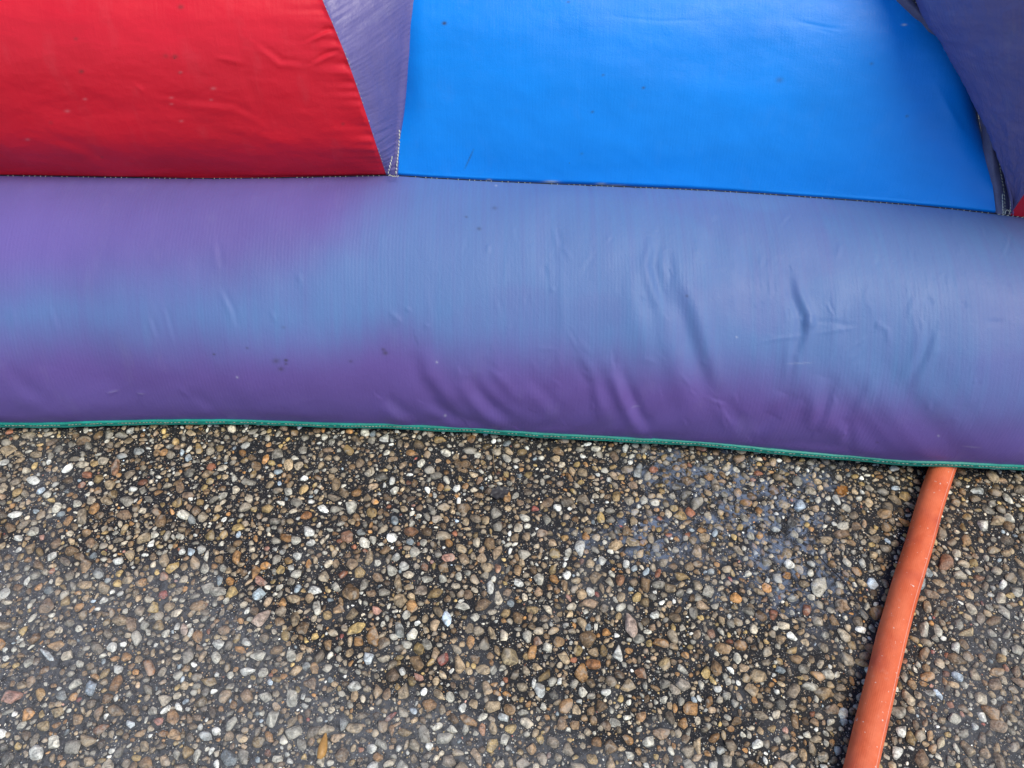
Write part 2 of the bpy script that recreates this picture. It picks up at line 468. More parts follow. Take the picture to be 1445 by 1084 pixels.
# stones picked out one by one, per tile of the paving: (x, y, half width, half height, turn, tone)
TILES = [
 ((0, 600, 3.6125), "48,122,46,24,25,t 175,280,33,20,-10,W 30,92,26,18,20,g 95,145,20,16,0,t 238,357,26,18,30,w 180,438,20,17,0,s 172,546,32,24,30,w 90,576,25,15,0,W 50,522,26,32,0,b 215,572,22,16,60,P 420,80,36,22,25,b 495,52,36,18,30,b 552,46,25,22,40,g 617,48,30,22,0,g 655,82,22,15,30,t 445,103,22,18,0,g 705,127,32,20,0,gs 585,212,22,38,-15,br 443,255,34,20,10,r 528,178,28,22,30,tw 620,155,27,20,0,gs 560,305,30,22,10,t 678,322,25,15,0,W 727,332,18,26,-20,g 545,390,28,20,0,t 642,388,34,22,0,g 905,395,30,26,20,by 955,352,34,16,0,p 1270,288,36,20,-8,g 1195,268,16,18,0,w 1360,428,35,26,0,by 1412,150,26,28,0,g 1290,168,24,16,0,b 1238,70,30,14,50,b 1010,120,20,30,0,by 420,468,30,36,0,gt 632,455,34,24,0,bp 800,445,26,24,0,ob 820,488,26,30,0,b 975,487,18,26,0,sg 1030,465,26,30,0,gt 1210,522,32,20,10,y 728,582,38,22,25,t 770,602,14,22,-30,W 912,565,22,18,0,w 925,648,26,14,15,W 972,640,22,20,0,Ss 663,660,28,28,0,t 600,695,34,20,10,W 838,692,24,36,-25,t 878,722,42,20,38,y 985,700,26,38,0,pt 1043,725,28,26,0,wg 500,755,28,28,20,gs 528,830,34,28,0,t 280,602,38,20,45,pb 365,635,36,26,0,b 405,672,36,20,-20,b 330,692,30,26,0,gb 195,715,34,24,0,b 180,765,32,22,40,g 35,718,30,16,30,t 1300,750,22,38,-20,bo 1172,797,22,20,0,o 1325,795,30,24,0,P 1058,830,30,28,0,wg 1108,848,38,26,20,wg 1118,785,15,30,-10,s 1118,685,24,22,0,b 1210,600,32,18,0,b 1430,735,20,26,0,y"),
 ((400, 600, 3.6125), "115,460,30,24,10,ro 125,537,34,28,0,W 65,587,28,28,0,w 330,562,36,36,0,rp 348,420,32,30,0,w 268,300,22,30,0,bt 260,370,30,18,-10,gb 22,340,20,20,0,w 450,440,26,24,0,by 438,680,26,46,-18,t 345,706,32,28,0,pt 458,584,22,22,40,w 395,545,24,18,0,gs 550,738,26,34,0,w 515,637,26,24,0,b 660,542,36,26,0,rb 800,74,34,20,0,yb 655,140,34,18,-10,ob 552,172,28,16,0,b 948,130,42,22,5,g 985,152,20,16,30,w 1092,138,26,20,0,wt 332,130,24,28,0,yb 880,322,22,24,0,W 832,280,20,22,0,w 818,416,30,22,10,t 760,432,18,36,35,g 732,462,15,30,10,g 782,478,26,22,-20,wp 922,418,38,26,0,b 1085,450,30,32,0,g 1000,278,16,26,-20,rt 1030,480,28,24,0,t 1350,392,30,26,0,pb 1398,416,22,20,0,W 1282,428,20,17,0,R 1088,515,24,30,0,g 815,565,32,24,0,gt 843,600,22,28,30,ob 903,628,26,32,0,t 985,602,22,28,0,tw 1050,600,30,32,0,b 1242,567,24,26,0,pt 1318,548,26,22,20,p 715,598,18,18,0,w 645,592,20,22,0,s 670,642,28,24,40,w 815,722,34,24,-30,b 718,720,22,26,0,rp 680,718,18,20,0,pw 732,783,28,26,0,w 810,785,22,26,0,w 895,768,20,24,0,w 700,842,36,32,0,pg 165,838,36,26,0,W 268,822,20,26,20,w 340,848,46,48,0,b 408,812,22,34,0,g 448,855,24,22,0,pb 595,885,30,26,0,t 486,778,28,26,0,pb 1200,805,26,26,0,W 1092,728,20,30,0,oP 1030,722,28,24,0,t 1380,785,22,26,0,o 1435,575,20,20,0,oy 1140,855,22,22,0,pb 70,665,28,20,-10,W 25,690,22,24,0,yo 50,882,30,20,0,t 205,57,18,16,0,w"),
 ((800, 600, 3.6125), "65,622,24,38,10,W 85,375,34,28,-20,gb 665,395,34,34,0,g 318,385,28,24,-40,tw 390,382,20,24,0,w 1182,415,28,32,0,S 1240,338,36,22,-20,tw 1395,340,26,22,0,o 1295,812,42,54,0,w 275,785,24,28,0,rb 400,805,28,42,25,b 582,770,40,22,-30,yb 465,812,32,22,0,g 725,850,30,34,0,wg 1060,530,26,17,-20,Ws 1020,700,28,28,0,g 1145,500,26,34,0,d 340,485,24,20,0,t 300,535,24,26,0,b 385,602,24,20,0,ob 430,570,17,32,0,gt 1320,582,34,20,-20,t 1412,515,24,22,0,w 1430,700,24,26,0,w 755,305,24,28,0,gb 618,285,32,24,-10,b 365,230,24,40,-20,gs 10,648,20,26,0,w 182,692,22,22,0,W 50,790,30,22,0,t 465,757,20,20,0,r 1125,770,24,20,-20,o 975,243,22,14,0,r 65,125,24,16,0,g 170,150,18,20,0,g"),
 ((1145, 650, 4.817), "1168,433,48,38,-15,wW 1265,410,44,34,0,t 1345,450,46,30,-40,b 1225,105,54,26,-35,t 1137,202,48,24,-5,Ws 1232,282,38,22,-20,g 1112,262,38,28,-20,gb 1250,218,42,24,-20,b 1055,535,46,30,-25,ot 915,690,60,52,0,pr 882,490,36,42,30,gb 870,828,44,26,-20,t 815,905,60,24,-30,pb 895,885,38,20,0,b 1405,885,42,34,-40,w 1262,750,48,28,-10,tw 1140,797,40,26,0,rb 1185,860,26,38,0,gb 1305,835,24,34,0,W 750,838,26,42,0,s 1240,605,42,24,0,t 1320,630,40,22,-10,bt 1420,195,34,30,0,gb 960,555,34,28,0,gb 568,556,32,24,0,t 505,450,40,32,0,b 305,450,34,28,0,pb 215,443,34,26,-20,w 430,530,40,26,0,gb 105,535,46,26,-25,tw 410,478,32,20,0,t 200,500,56,28,0,pb 505,835,30,40,20,gt 185,890,32,26,0,bt 465,675,32,18,-20,pb"),
 ((0, 834, 3.6125), "235,80,48,30,40,pb 620,150,44,30,25,bt 672,165,28,34,0,pb 805,175,34,30,0,yb 573,284,28,24,0,W 695,245,24,40,0,w 290,277,40,28,0,ot 240,325,48,20,-35,WS 55,540,50,42,20,P 203,530,28,34,0,oy 308,535,28,28,0,gs 838,555,38,30,10,tw 590,605,34,40,20,b 690,608,28,40,0,b 762,385,32,46,0,ro 932,193,20,30,0,Pw 1010,232,28,28,0,ob 1330,145,56,26,38,wP 1222,297,32,22,-20,o 1256,262,26,24,-40,W 1322,328,40,24,15,w 1260,408,38,26,10,W 1070,463,40,30,0,yb 1252,540,38,38,0,pb 1352,543,30,26,0,w 1387,645,34,40,0,w 878,642,34,34,0,ob 885,728,32,34,0,ot 805,662,24,20,30,RP 663,678,26,26,0,WS 510,705,40,22,20,rb 180,822,38,34,0,W 365,790,48,40,0,g 218,692,36,30,0,yt 395,650,26,34,0,ot 290,617,36,24,0,yt 1005,840,18,48,-15,w 955,818,30,34,-20,yb 748,880,38,34,0,ot 735,790,24,34,0,t 1050,737,30,24,-20,Ws 1165,737,28,28,0,pt 1240,850,30,40,0,g 1160,855,40,46,0,ds 600,397,32,22,0,W 380,475,38,24,30,w 1100,345,22,34,0,w 1350,238,26,28,0,gb 1405,302,36,24,10,b 900,830,22,26,0,wg 450,865,38,22,20,t 410,370,24,22,0,w"),
 ((400, 834, 3.6125), "168,78,24,40,0,w 595,48,28,38,0,t 282,95,38,26,0,ot 472,98,22,34,25,P 455,240,30,54,0,bo 515,263,26,36,-35,b 587,198,28,34,0,ws 437,343,24,40,-15,WS 685,362,32,42,30,b 775,315,26,34,0,pt 812,355,26,38,-20,R 915,80,46,24,-5,w 1015,72,50,32,30,b 1135,108,28,30,0,yb 975,130,28,26,0,w 1000,202,28,28,0,gt 1065,218,20,46,20,t 1242,235,28,30,0,gw 1155,328,44,44,0,gy 1015,398,32,24,-20,t 1300,258,24,24,0,rp 135,472,36,34,0,pb 38,325,26,30,-30,w 112,380,24,24,0,gs 160,397,24,30,0,ot 45,550,34,46,0,w 480,510,28,36,0,pt 527,525,20,40,0,pb 618,515,30,42,-15,t 742,578,38,38,-30,bo 305,672,28,38,0,sg 548,637,38,16,40,R 665,610,20,22,0,S 845,543,24,26,0,w 720,730,32,44,0,g 825,755,42,34,15,w 950,660,48,24,-35,bo 1015,710,20,34,0,oP 1068,590,34,30,0,t 1112,643,32,28,-40,Ws 1265,805,32,36,0,ot 1310,505,22,42,20,Ws 845,868,38,40,0,gp 1225,880,32,28,0,pg 90,782,30,28,0,g 450,806,24,28,0,W 484,845,26,34,25,ob 290,840,36,44,0,b 360,695,36,26,0,t 910,592,22,24,0,W 920,522,26,24,0,gt 1225,617,28,20,0,w 1405,255,34,32,30,ot 305,405,28,20,0,g"),
 ((800, 834, 3.6125), "322,170,32,70,8,Pw 498,372,32,46,25,ty 592,478,48,30,-40,pw 548,500,32,24,-20,pw 762,385,28,42,0,b 710,408,24,32,0,y 970,430,44,28,-30,t 918,447,24,26,0,t 888,278,32,26,0,ob 200,518,34,24,0,W 135,375,44,34,0,or 75,415,34,42,0,ob 105,240,42,40,30,b 380,420,34,26,0,rb 490,262,46,22,0,ob 198,210,28,26,0,o 1315,522,44,30,-15,tb 1350,605,32,30,0,pb 1412,625,24,30,0,WS 385,637,26,26,0,po 245,672,30,26,0,w 598,675,26,34,0,ob 868,662,34,26,0,b 752,748,30,30,0,ob 612,812,32,34,0,gt 785,808,22,28,0,ws 1130,845,36,28,0,pw 970,780,26,30,0,W 1250,805,24,42,20,tg 1165,665,22,48,10,b 220,795,36,44,0,b 625,885,36,28,-20,wg 1090,888,40,24,0,gp 1225,90,26,30,0,r 1055,115,24,28,0,r 1400,72,38,40,0,pb 742,213,20,32,20,rp 275,83,32,24,0,w 1420,340,28,46,35,gt 1310,845,26,34,20,tg 630,600,40,34,0,ob 45,685,28,28,0,ot 770,503,22,20,0,W 1090,400,22,24,0,s"),
 ((1145, 850, 4.633), "738,168,36,62,12,w 824,180,28,40,15,w 945,293,34,44,25,W 955,372,58,34,-25,b 738,335,44,42,0,pb 810,235,34,26,-20,wg 1195,125,50,38,20,b 1105,105,30,38,0,pg 1025,195,56,34,15,ty 1285,210,26,40,0,g 1350,310,44,36,-30,gw 1215,452,38,36,0,ot 1340,455,32,40,0,pb 1200,540,50,42,-40,pb 1175,715,70,38,-35,ob 1118,742,48,26,-40,W 935,762,58,38,-50,w 1205,812,62,38,-20,pb 720,665,30,26,0,pt 595,838,36,44,0,W 718,875,36,40,0,tg 848,915,30,50,0,yw 780,865,18,40,0,to 800,955,32,32,-40,to 560,990,42,46,-20,W 715,1010,52,56,30,pb 1005,858,36,34,0,g 1072,812,26,34,30,Ws 1115,885,24,46,15,pg 82,598,56,40,-20,tb 212,728,28,36,25,W 130,782,28,26,0,w 210,782,24,26,0,s 130,700,38,34,-30,pg 185,620,40,32,0,gb 218,365,48,30,-50,gt 345,350,40,28,-20,bt 428,65,44,40,30,bo 200,25,50,38,0,pb 80,1010,36,36,-30,wg 755,30,26,44,25,pt 1032,350,40,32,-30,b 1140,990,48,30,-40,pt 1340,940,34,38,0,pg 30,890,34,24,0,gt"),
]

CELL = 0.0006
OX, OY = -1.36, -0.17
NX, NY = int(2.72 / CELL), int(1.07 / CELL)
occ = np.zeros((NX, NY), bool)
def hose_path_px():
    return np.array([(1338, 640), (1331, 657), (1312, 712), (1293, 778), (1276, 832), (1261, 886), (1237, 984), (1215, 1078), (1194, 1180)], float)

def try_place(cx, cy, A, force=False, allow=0.05, grow=1.08):
    """A: 2x2 matrix, columns are the stone's half axes; marks the occupancy raster"""
    r = float(np.abs(A).sum(axis=1).max()) * grow
    i0, i1 = int((cx - r - OX) / CELL), int((cx + r - OX) / CELL) + 2
    j0, j1 = int((cy - r - OY) / CELL), int((cy + r - OY) / CELL) + 2
    if i0 < 0 or j0 < 0 or i1 > NX or j1 > NY: return False
    xx = OX + np.arange(i0, i1) * CELL - cx; yy = OY + np.arange(j0, j1) * CELL - cy
    det = A[0, 0] * A[1, 1] - A[0, 1] * A[1, 0]
    if abs(det) < 1e-12: return False
    B = np.array([[A[1, 1], -A[0, 1]], [-A[1, 0], A[0, 0]]]) / (det * grow)
    U = B[0, 0] * xx[:, None] + B[0, 1] * yy[None, :]; Vv = B[1, 0] * xx[:, None] + B[1, 1] * yy[None, :]
    msk = U * U + Vv * Vv < 1
    sub = occ[i0:i1, j0:j1]
    if not force and (sub & msk).sum() > allow * max(1, msk.sum()): return False
    sub |= msk
    return True

stones = []     # (cx, cy, A, tone)
for (ox, oy, s), txt in TILES:
    for item in txt.split():
        x, y, hw, hh, an, code = item.split(',')
        x, y, hw, hh, an = float(x) / s + ox, float(y) / s + oy, float(hw) / s, float(hh) / s, R(float(an))
        c = at_z(x, y, 0.0015)
        a = at_z(x + hw * math.cos(an), y - hw * math.sin(an), 0.0015) - c
        b = at_z(x - hh * math.sin(an), y - hh * math.cos(an), 0.0015) - c
        A = np.array([[a[0], b[0]], [a[1], b[1]]]) * np.array([[1.0], [0.96]])
        try_place(c[0], c[1], A, force=True, grow=1.0)
        stones.append((c[0], c[1], A, tone(code)))
n_traced = len(stones)

codes = ['t', 'tb', 'b', 'ob', 'o', 'g', 'gb', 'w', 'W', 'pb', 'pt', 'r', 'y', 's', 'tw', 'by', 'gt', 'S', 'R', 'P']
wts = np.array([13, 9, 10, 5, 2.2, 9, 7, 12, 6.5, 5, 5, 1.2, 4.5, 1.5, 10, 5, 8, 0.6, 0.3, 0.5]); wts /= wts.sum()
def rand_stones(n, rlo, rhi, power, allow, grow):
    got = 0
    for k in range(n):
        cy = -0.15 + 1.01 * rng.random(); hw = 0.62 + 0.78 * (cy + 0.15)
        cx = (rng.random() * 2 - 1) * min(hw, 1.34)
        r = rlo + (rhi - rlo) * rng.random() ** power
        e = 1 + 0.75 * rng.random() ** 1.5; t = rng.random() * math.pi
        a, b = r * math.sqrt(e), r / math.sqrt(e)
        A = np.array([[a * math.cos(t), -b * math.sin(t)], [a * math.sin(t), b * math.cos(t)]])
        if try_place(cx, cy, A, False, allow, grow):
            tn = tone(codes[rng.choice(len(codes), p=wts)]) * (0.50 + 1.10 * rng.random())
            stones.append((cx, cy, A, tn)); got += 1
    return got
g1 = rand_stones(27000, 0.0036, 0.0082, 1.7, 0.04, 1.04)
g2 = rand_stones(66000, 0.0019, 0.0038, 1.1, 0.04, 1.05)
n_mid = len(stones)
_k3 = len(stones)
g3 = rand_stones(115000, 0.0007, 0.0019, 1.4, 0.03, 1.05)
for _i in range(_k3, len(stones)):
    stones[_i] = (*stones[_i][:3], stones[_i][3] * 1.1)
print('stones', n_traced, g1, g2, g3)

def build_stones(sel, sub, cut, K):
    V0, F0 = ico(sub, cut)
    S, N = len(sel), len(V0)
    nrm = rng.normal(size=(S, K, 3)); nrm[:, :, 2] *= 0.55; nrm[:, :, 2] = np.abs(nrm[:, :, 2])
    kk = min(5, K)                                                   # broken sides: steep cuts all round
    ang = (np.arange(kk)[None] + 0.75 * rng.random((S, kk))) * 2 * np.pi / kk + rng.random((S, 1)) * 6.3
    nrm[:, :kk, 0] = np.cos(ang); nrm[:, :kk, 1] = np.sin(ang); nrm[:, :kk, 2] = 0.15 + 0.45 * rng.random((S, kk))
    nrm /= np.linalg.norm(nrm, axis=-1, keepdims=True)
    d = 0.46 + 0.46 * rng.random((S, K))
    dots = np.einsum('skc,nc->snk', nrm, V0)
    rr = d[:, None, :] / np.maximum(dots, 1e-3)
    q = 40.0 if sub > 1 else 12.0
    rs = (1.0 + (np.maximum(rr, 0.3) ** -q).sum(-1)) ** (-1 / q)
    P = V0[None] * rs[..., None] * 1.30
    P[..., 2] = np.sign(P[..., 2]) * np.abs(P[..., 2]) ** 0.72
    P += 0.04 * np.stack([noise2(P[..., 0] * 2.2 + 9 * k + np.arange(S)[:, None] * 3.1, P[..., 1] * 2.2 + P[..., 2], k) for k in range(3)], -1)
    A = np.array([s[2] for s in sel]); C = np.array([(s[0], s[1]) for s in sel])
    mn = np.sqrt(np.abs(A[:, 0, 0] * A[:, 1, 1] - A[:, 0, 1] * A[:, 1, 0]))
    XY = np.einsum('sij,snj->sni', A, P[..., :2]) + C[:, None, :]
    hz = mn * (0.36 + 0.24 * rng.random(S))
    Zs = P[..., 2] * hz[:, None] + (mn * (0.02 + 0.10 * rng.random(S)))[:, None]
    # a slight tilt of each stone
    tl = rng.normal(size=(S, 2)) * 0.09
    Zs += (XY[..., 0] - C[:, None, 0]) * tl[:, None, 0] + (XY[..., 1] - C[:, None, 1]) * tl[:, None, 1]
    V = np.concatenate([XY, Zs[..., None]], -1)
    T = np.repeat(np.array([s[3] for s in sel])[:, None, :], N, 1)
    film = film_mask(C[:, 0], C[:, 1]); milk = milk_mask(V[..., 0], V[..., 1])
    low = np.zeros((S, N))
    rn = np.repeat(rng.random(S)[:, None], N, 1)
    fl = np.repeat(film[:, None], N, 1)
    return V, F0, {'tone': T, 'film': fl, 'milk': milk, 'low': low, 'rnd': rn}

def visible_size(s):
    d = math.hypot(s[0], s[1]) + 0.001
    px, py = to_px(np.array([s[0], s[1], 0.0]))
    if not (0 <= px <= W and 560 < py <= H): return 0
    det = abs(s[2][0, 0] * s[2][1, 1] - s[2][0, 1] * s[2][1, 0])
    dep = s[1] * CP + CAM_H * SP
    return det / dep ** 3

M_STONE = stone_mat()
order = sorted(range(n_mid), key=lambda i: -visible_size(stones[i]))
big = order[:298]; rest = order[298:]
V, F0, at_ = build_stones([stones[i] for i in big], 3, -0.20, 9)
for k in range(len(big)):
    c = V[k].mean(0); c[2] = 0
    o = obj('pebble', V[k] - c, F0, M_STONE, ground, attrs={n: a[k] for n, a in at_.items()})
    o.location = c
def joined(name, sel, sub, cut, K):  # flat facets: broken chips
    V, F0, at_ = build_stones(sel, sub, cut, K)
    S, N = V.shape[:2]
    F = (F0[None] + (np.arange(S) * N)[:, None, None]).reshape(-1, 3)
    obj(name, V.reshape(-1, 3), F, M_STONE, ground,
        attrs={n: (a.reshape(-1, 3) if a.ndim == 3 else a.ravel()) for n, a in at_.items()}, kind='stuff', smooth=True)
    print(name, len(F))
def in_view(s_):
    x_, y_ = to_px(np.array([s_[0], s_[1], 0.0])); return -60 < x_ < W + 60 and 520 < y_ < H + 60
joined('small_pebbles', [stones[i] for i in rest if in_view(stones[i])], 2, -0.2, 7)
joined('outlying_pebbles', [stones[i] for i in rest if not in_view(stones[i])], 1, -0.25, 6)
grit_all = stones[n_mid:]
joined('grit', [q for q in grit_all if in_view(q)] + [q for q in grit_all if not in_view(q)][::2], 1, -0.3, 5)

# ================================================================ INFLATABLE
def empty(name, loc, **kw):
    o = bpy.data.objects.new(name, None); o.empty_display_size = 0.1; o.location = loc
    return link(o, **kw)
castle = empty('inflatable_bouncer', (0, 0, 0), label='purple inflatable bouncer with red panels, blue step and green hem at its foot', cat='bouncer')

ZS = 0.28
seam_px = [(-420, 246), (-200, 246), (0, 247), (130, 249), (270, 251), (400, 250), (500, 248), (548, 247), (620, 251), (740, 257), (860, 262), (1000, 268),
           (1150, 278), (1280, 288), (1405, 301), (1445, 306), (1650, 332), (1900, 366)]
hem_px = [(-420, 600), (-150, 599), (0, 597), (60, 597), (130, 595), (200, 593), (290, 592), (380, 594), (470, 597), (560, 599), (640, 603), (720, 608), (800, 613), (900, 618),
          (1000, 625), (1100, 634), (1200, 644), (1300, 651), (1400, 655), (1445, 657), (1650, 672), (1900, 690)]
sw = at_z([p[0] for p in seam_px], [p[1] for p in seam_px], ZS)
hp = np.array(hem_px, float)
hem_z = lambda x: 0.021 + 0.022 * np.exp(-((x - 0.63) / 0.10) ** 2) + 0.006 * sstep(-0.2, 0.4, x)
hw_ = at_z(hp[:, 0], hp[:, 1], 0.03)
for _ in range(3):
    hw_ = at_z(hp[:, 0], hp[:, 1], hem_z(hw_[:, 0]))
seam_y = lambda x: spline(sw[:, 0], sw[:, 1], x)
hem_y = lambda x: spline(hw_[:, 0], hw_[:, 1], x)

def tuck(P, d):
    k = np.exp(-(d / 0.0028) ** 2)[..., None]
    return P + k * np.array([0, 0.0022, -0.0018])
# front tube --------------------------------------------------
ux = np.concatenate([np.linspace(-1.6, -0.95, 40, endpoint=False), np.arange(-0.95, 1.0, 0.0017), np.linspace(1.0, 1.7, 40)])
vv = np.linspace(0, 1, 250) ** 1.0
vv = np.concatenate([np.linspace(0, 0.03, 14, endpoint=False), np.linspace(0.03, 1, 250)])
Xg, Vg = np.meshgrid(ux, vv, indexing='ij')
ys, yh, zh = seam_y(Xg), hem_y(Xg), hem_z(Xg)
P0 = np.stack([Xg, ys, np.full_like(Xg, ZS)], -1)
P3 = np.stack([Xg, yh, zh], -1)
dyy = (ys - yh)
P1 = np.stack([Xg, ys - 0.50 * dyy, np.full_like(Xg, ZS + 0.020)], -1)
P2 = np.stack([Xg, yh - 0.040, zh + 0.135], -1)
t = Vg[..., None]
P = (1 - t)**3 * P0 + 3 * (1 - t)**2 * t * P1 + 3 * (1 - t) * t**2 * P2 + t**3 * P3
N = grid_normals(P)
if N[600, 150, 1] > 0: N = -N
px, py = to_px(P)
arc = Vg * 0.40
disp = 0.0045 * noise2(Xg * 4.0, Vg * 1.6, 3) + 0.0016 * fbm(Xg * 11, Vg * 3.0, 14, 2)
edge = sstep(0, 0.10, Vg) * sstep(1.0, 0.93, Vg)
# soft folds hanging from the right half and running down to the hem
mr = sstep(480, 640, px) * sstep(1445, 1250, px) * sstep(0.45, 0.8, Vg) * sstep(1.0, 0.95, Vg)
disp += 0.0030 * mr * noise2(Xg * 22 + (Vg - 0.7) * 6.0 * sstep(1100, 900, px) - (Vg - 0.7) * 8.0 * sstep(1050, 1200, px), Vg * 1.5, 40)
ml = sstep(540, 300, px) * sstep(0.6, 0.85, Vg)
disp += 0.0007 * ml * noise2(Xg * 14 + Vg * 9, Vg * 9 - Xg * 6, 41)
FOLDS = [
    ([(925, 335), (917, 375), (926, 410), (938, 440)], 10, 0.0030, 's'), ([(942, 350), (948, 385), (940, 410)], 7, 0.0016, 'v'),
    ([(950, 392), (972, 440), (990, 500), (1010, 560)], 16, -0.0036, 's'), ([(925, 430), (938, 480), (958, 530), (972, 570), (980, 605)], 20, 0.0042, 'r'),
    ([(905, 360), (905, 420), (918, 480), (930, 540)], 18, 0.0022, 's'),
    ([(868, 520), (884, 560), (898, 590), (915, 612)], 11, 0.0042, 's'), ([(850, 500), (872, 545), (880, 580)], 13, 0.0022, 'r'),
    ([(1118, 385), (1124, 415), (1137, 447), (1136, 472), (1126, 505)], 9, -0.0032, 's'), ([(1135, 448), (1142, 455), (1150, 462)], 8, 0.0018, 'r'),
    ([(1138, 452), (1175, 455), (1212, 461)], 4, 0.0005, 'v'), ([(1146, 472), (1180, 466), (1214, 462)], 3, 0.0006, 'r'), ([(1140, 474), (1100, 478), (1070, 484)], 3, 0.0006, 'r'),
    ([(1120, 470), (1116, 500), (1112, 540)], 6, 0.0010, 's'), ([(1183, 400), (1180, 440), (1176, 500)], 10, 0.0012, 'r'),
    ([(1160, 530), (1150, 560), (1146, 590), (1150, 612)], 12, 0.0030, 'r'), ([(1180, 545), (1165, 585), (1150, 610)], 9, -0.0024, 's'),
    ([(1128, 560), (1095, 595), (1070, 618)], 11, -0.0026, 's'), ([(1105, 555), (1090, 590)], 12, 0.0020, 'r'),
    ([(1232, 530), (1210, 570), (1185, 605)], 10, -0.0016, 's'), ([(1190, 610), (1196, 600), (1200, 636)], 9, 0.0020, 'v'),
    ([(1320, 465), (1308, 500), (1285, 545)], 9, -0.0017, 's'), ([(1300, 465), (1290, 510), (1270, 540)], 8, 0.0012, 'r'),
    ([(1238, 455), (1252, 466), (1254, 484)], 4, 0.0009, 'r'), ([(1240, 452), (1237, 465)], 3, 0.001, 'r'), ([(1290, 420), (1282, 445), (1284, 450)], 5, 0.0008, 'r'),
    ([(1305, 420), (1316, 431)], 4, 0.0008, 'v'), ([(1352, 427), (1365, 435)], 4, 0.0007, 'v'), ([(1390, 455), (1415, 455)], 4, 0.0007, 'v'),
    ([(590, 490), (600, 530), (622, 560), (650, 590)], 15, -0.0030, 's'), ([(654, 530), (668, 555), (690, 580), (722, 600)], 12, 0.0038, 's'),
    ([(680, 515), (700, 550), (735, 585), (760, 605)], 13, 0.0016, 'r'), ([(540, 565), (565, 585), (590, 598)], 11, 0.0026, 's'), ([(600, 570), (640, 595), (690, 606)], 9, 0.0022, 's'),
    ([(692, 500), (695, 530), (722, 560), (745, 575)], 11, -0.0018, 's'), ([(738, 535), (765, 560), (790, 590)], 12, 0.0016, 's'),
    ([(792, 350), (794, 450), (788, 530), (785, 580)], 6, 0.0006, 'r'), ([(830, 540), (850, 575), (862, 600)], 12, 0.0022, 'r'),
    ([(815, 500), (835, 540), (842, 580)], 10, -0.0018, 's'), ([(1010, 560), (1030, 590), (1050, 612)], 12, 0.0016, 's'),
    ([(1040, 330), (1048, 370), (1040, 410)], 12, 0.0012, 's'), ([(1010, 300), (1005, 340), (1012, 380)], 16, 0.0016, 'v'),
    ([(312, 407), (328, 440), (334, 465)], 5, 0.0009, 's'), ([(212, 445), (222, 478)], 4, 0.0007, 's'), ([(232, 430), (246, 484)], 4, 0.0006, 's'),
    ([(420, 385), (424, 400)], 4, 0.0007, 'r'), ([(382, 438), (388, 455)], 3, 0.0006, 'r'), ([(305, 340), (310, 380)], 6, 0.0006, 's'),
    ([(250, 545), (268, 562)], 4, 0.0006, 'r'), ([(150, 558), (166, 552)], 3, 0.0006, 'r'), ([(192, 556), (204, 556)], 3, 0.0006, 'r'),
    ([(16, 430), (20, 470)], 5, 0.0006, 'r'), ([(70, 430), (84, 470)], 5, 0.0005, 's'), ([(0, 520), (40, 560), (80, 580)], 12, 0.0012, 's'), ([(270, 560), (310, 590)], 9, 0.0010, 's'),
    ([(550, 440), (563, 452), (556, 460)], 4, 0.0010, 'r'), ([(573, 434), (579, 440)], 3, 0.0008, 'r'), ([(600, 458), (604, 462)], 3, 0.0008, 'r'),
    ([(600, 400), (606, 440), (604, 480)], 5, 0.0004, 'r'), ([(775, 395), (770, 370)], 6, 0.0005, 's'),
]
disp = disp * edge + 1.15 * strokes(px, py, FOLDS) * sstep(0, 0.05, Vg)
# a light net of short random creases on the right half
for k in range(110):
    cx = 640 + 790 * rng.random(); cy = 300 + 300 * rng.random(); L = 8 + 26 * rng.random()
    an = R(90 + rng.normal() * 14) if cy < 470 else R(60 + rng.normal() * 25 if cx < 1080 else 115 + rng.normal() * 18)
    pts = [(cx - L * math.cos(an) / 2, cy - L * math.sin(an) / 2), (cx + rng.normal() * 1.5, cy), (cx + L * math.cos(an) / 2, cy + L * math.sin(an) / 2)]
    disp += strokes(px, py, [(pts, 2.2 + 2.5 * rng.random(), 0.0002 + 0.0006 * rng.random() ** 2, 's' if rng.random() < 0.6 else 'r')])
pk = np.maximum(0, noise2(Xg * 60, Vg * 0 + 3, 71))
disp += -0.0010 * pk * sstep(0.10, 0.0, Vg) * sstep(0, 0.01, Vg)       # small gathers under the stitching
disp *= sstep(0, 0.004, arc)
P = tuck(P + N * disp[..., None], arc)
uvt = np.stack([Xg, arc], -1).reshape(-1, 2)
dirt = np.zeros_like(px); scuff = np.zeros_like(px)
for cx, cy, r_, a_ in ((404, 508, 2.6, .9), (390, 509, 5, .45), (397, 520, 4, .5), (404, 513, 2.2, .6), (544, 498, 4, .6), (541, 493, 3, .5), (495, 510, 3, .4), (302, 500, 1.8, .8),
                       (349, 491, 1.8, .6), (676, 323, 3, .5), (698, 294, 3.5, .35), (969, 418, 1.8, .7), (658, 306, 1.8, .6), (1238, 625, 2, .4), (400, 462, 3, .25)):
    dirt += a_ * np.exp(-(((px - cx) / r_) ** 2 + ((py - cy) / (r_ * 0.7)) ** 2))
for cx, cy, r_ in ((628, 588, 1.5), (617, 510, 1.4), (1325, 617, 1.3), (700, 262, 1.2), (335, 532, 1.4), (1040, 476, 1.2)):
    scuff += 0.4 * np.exp(-((px - cx) ** 2 + (py - cy) ** 2) / r_ ** 2)
for pts in ([(150, 556), (168, 552)], [(193, 556), (204, 557)], [(1108, 514), (1150, 512)], [(890, 575), (905, 574)], [(1357, 631), (1385, 632)]):
    scuff += strokes(px, py, [(pts, 1.0, 0.12, 'r')])
low_b = spline([0, 150, 300, 400, 480, 560, 640, 760, 900, 1050, 1200, 1330, 1445], [488, 488, 492, 497, 492, 478, 498, 508, 514, 532, 560, 585, 606], px)
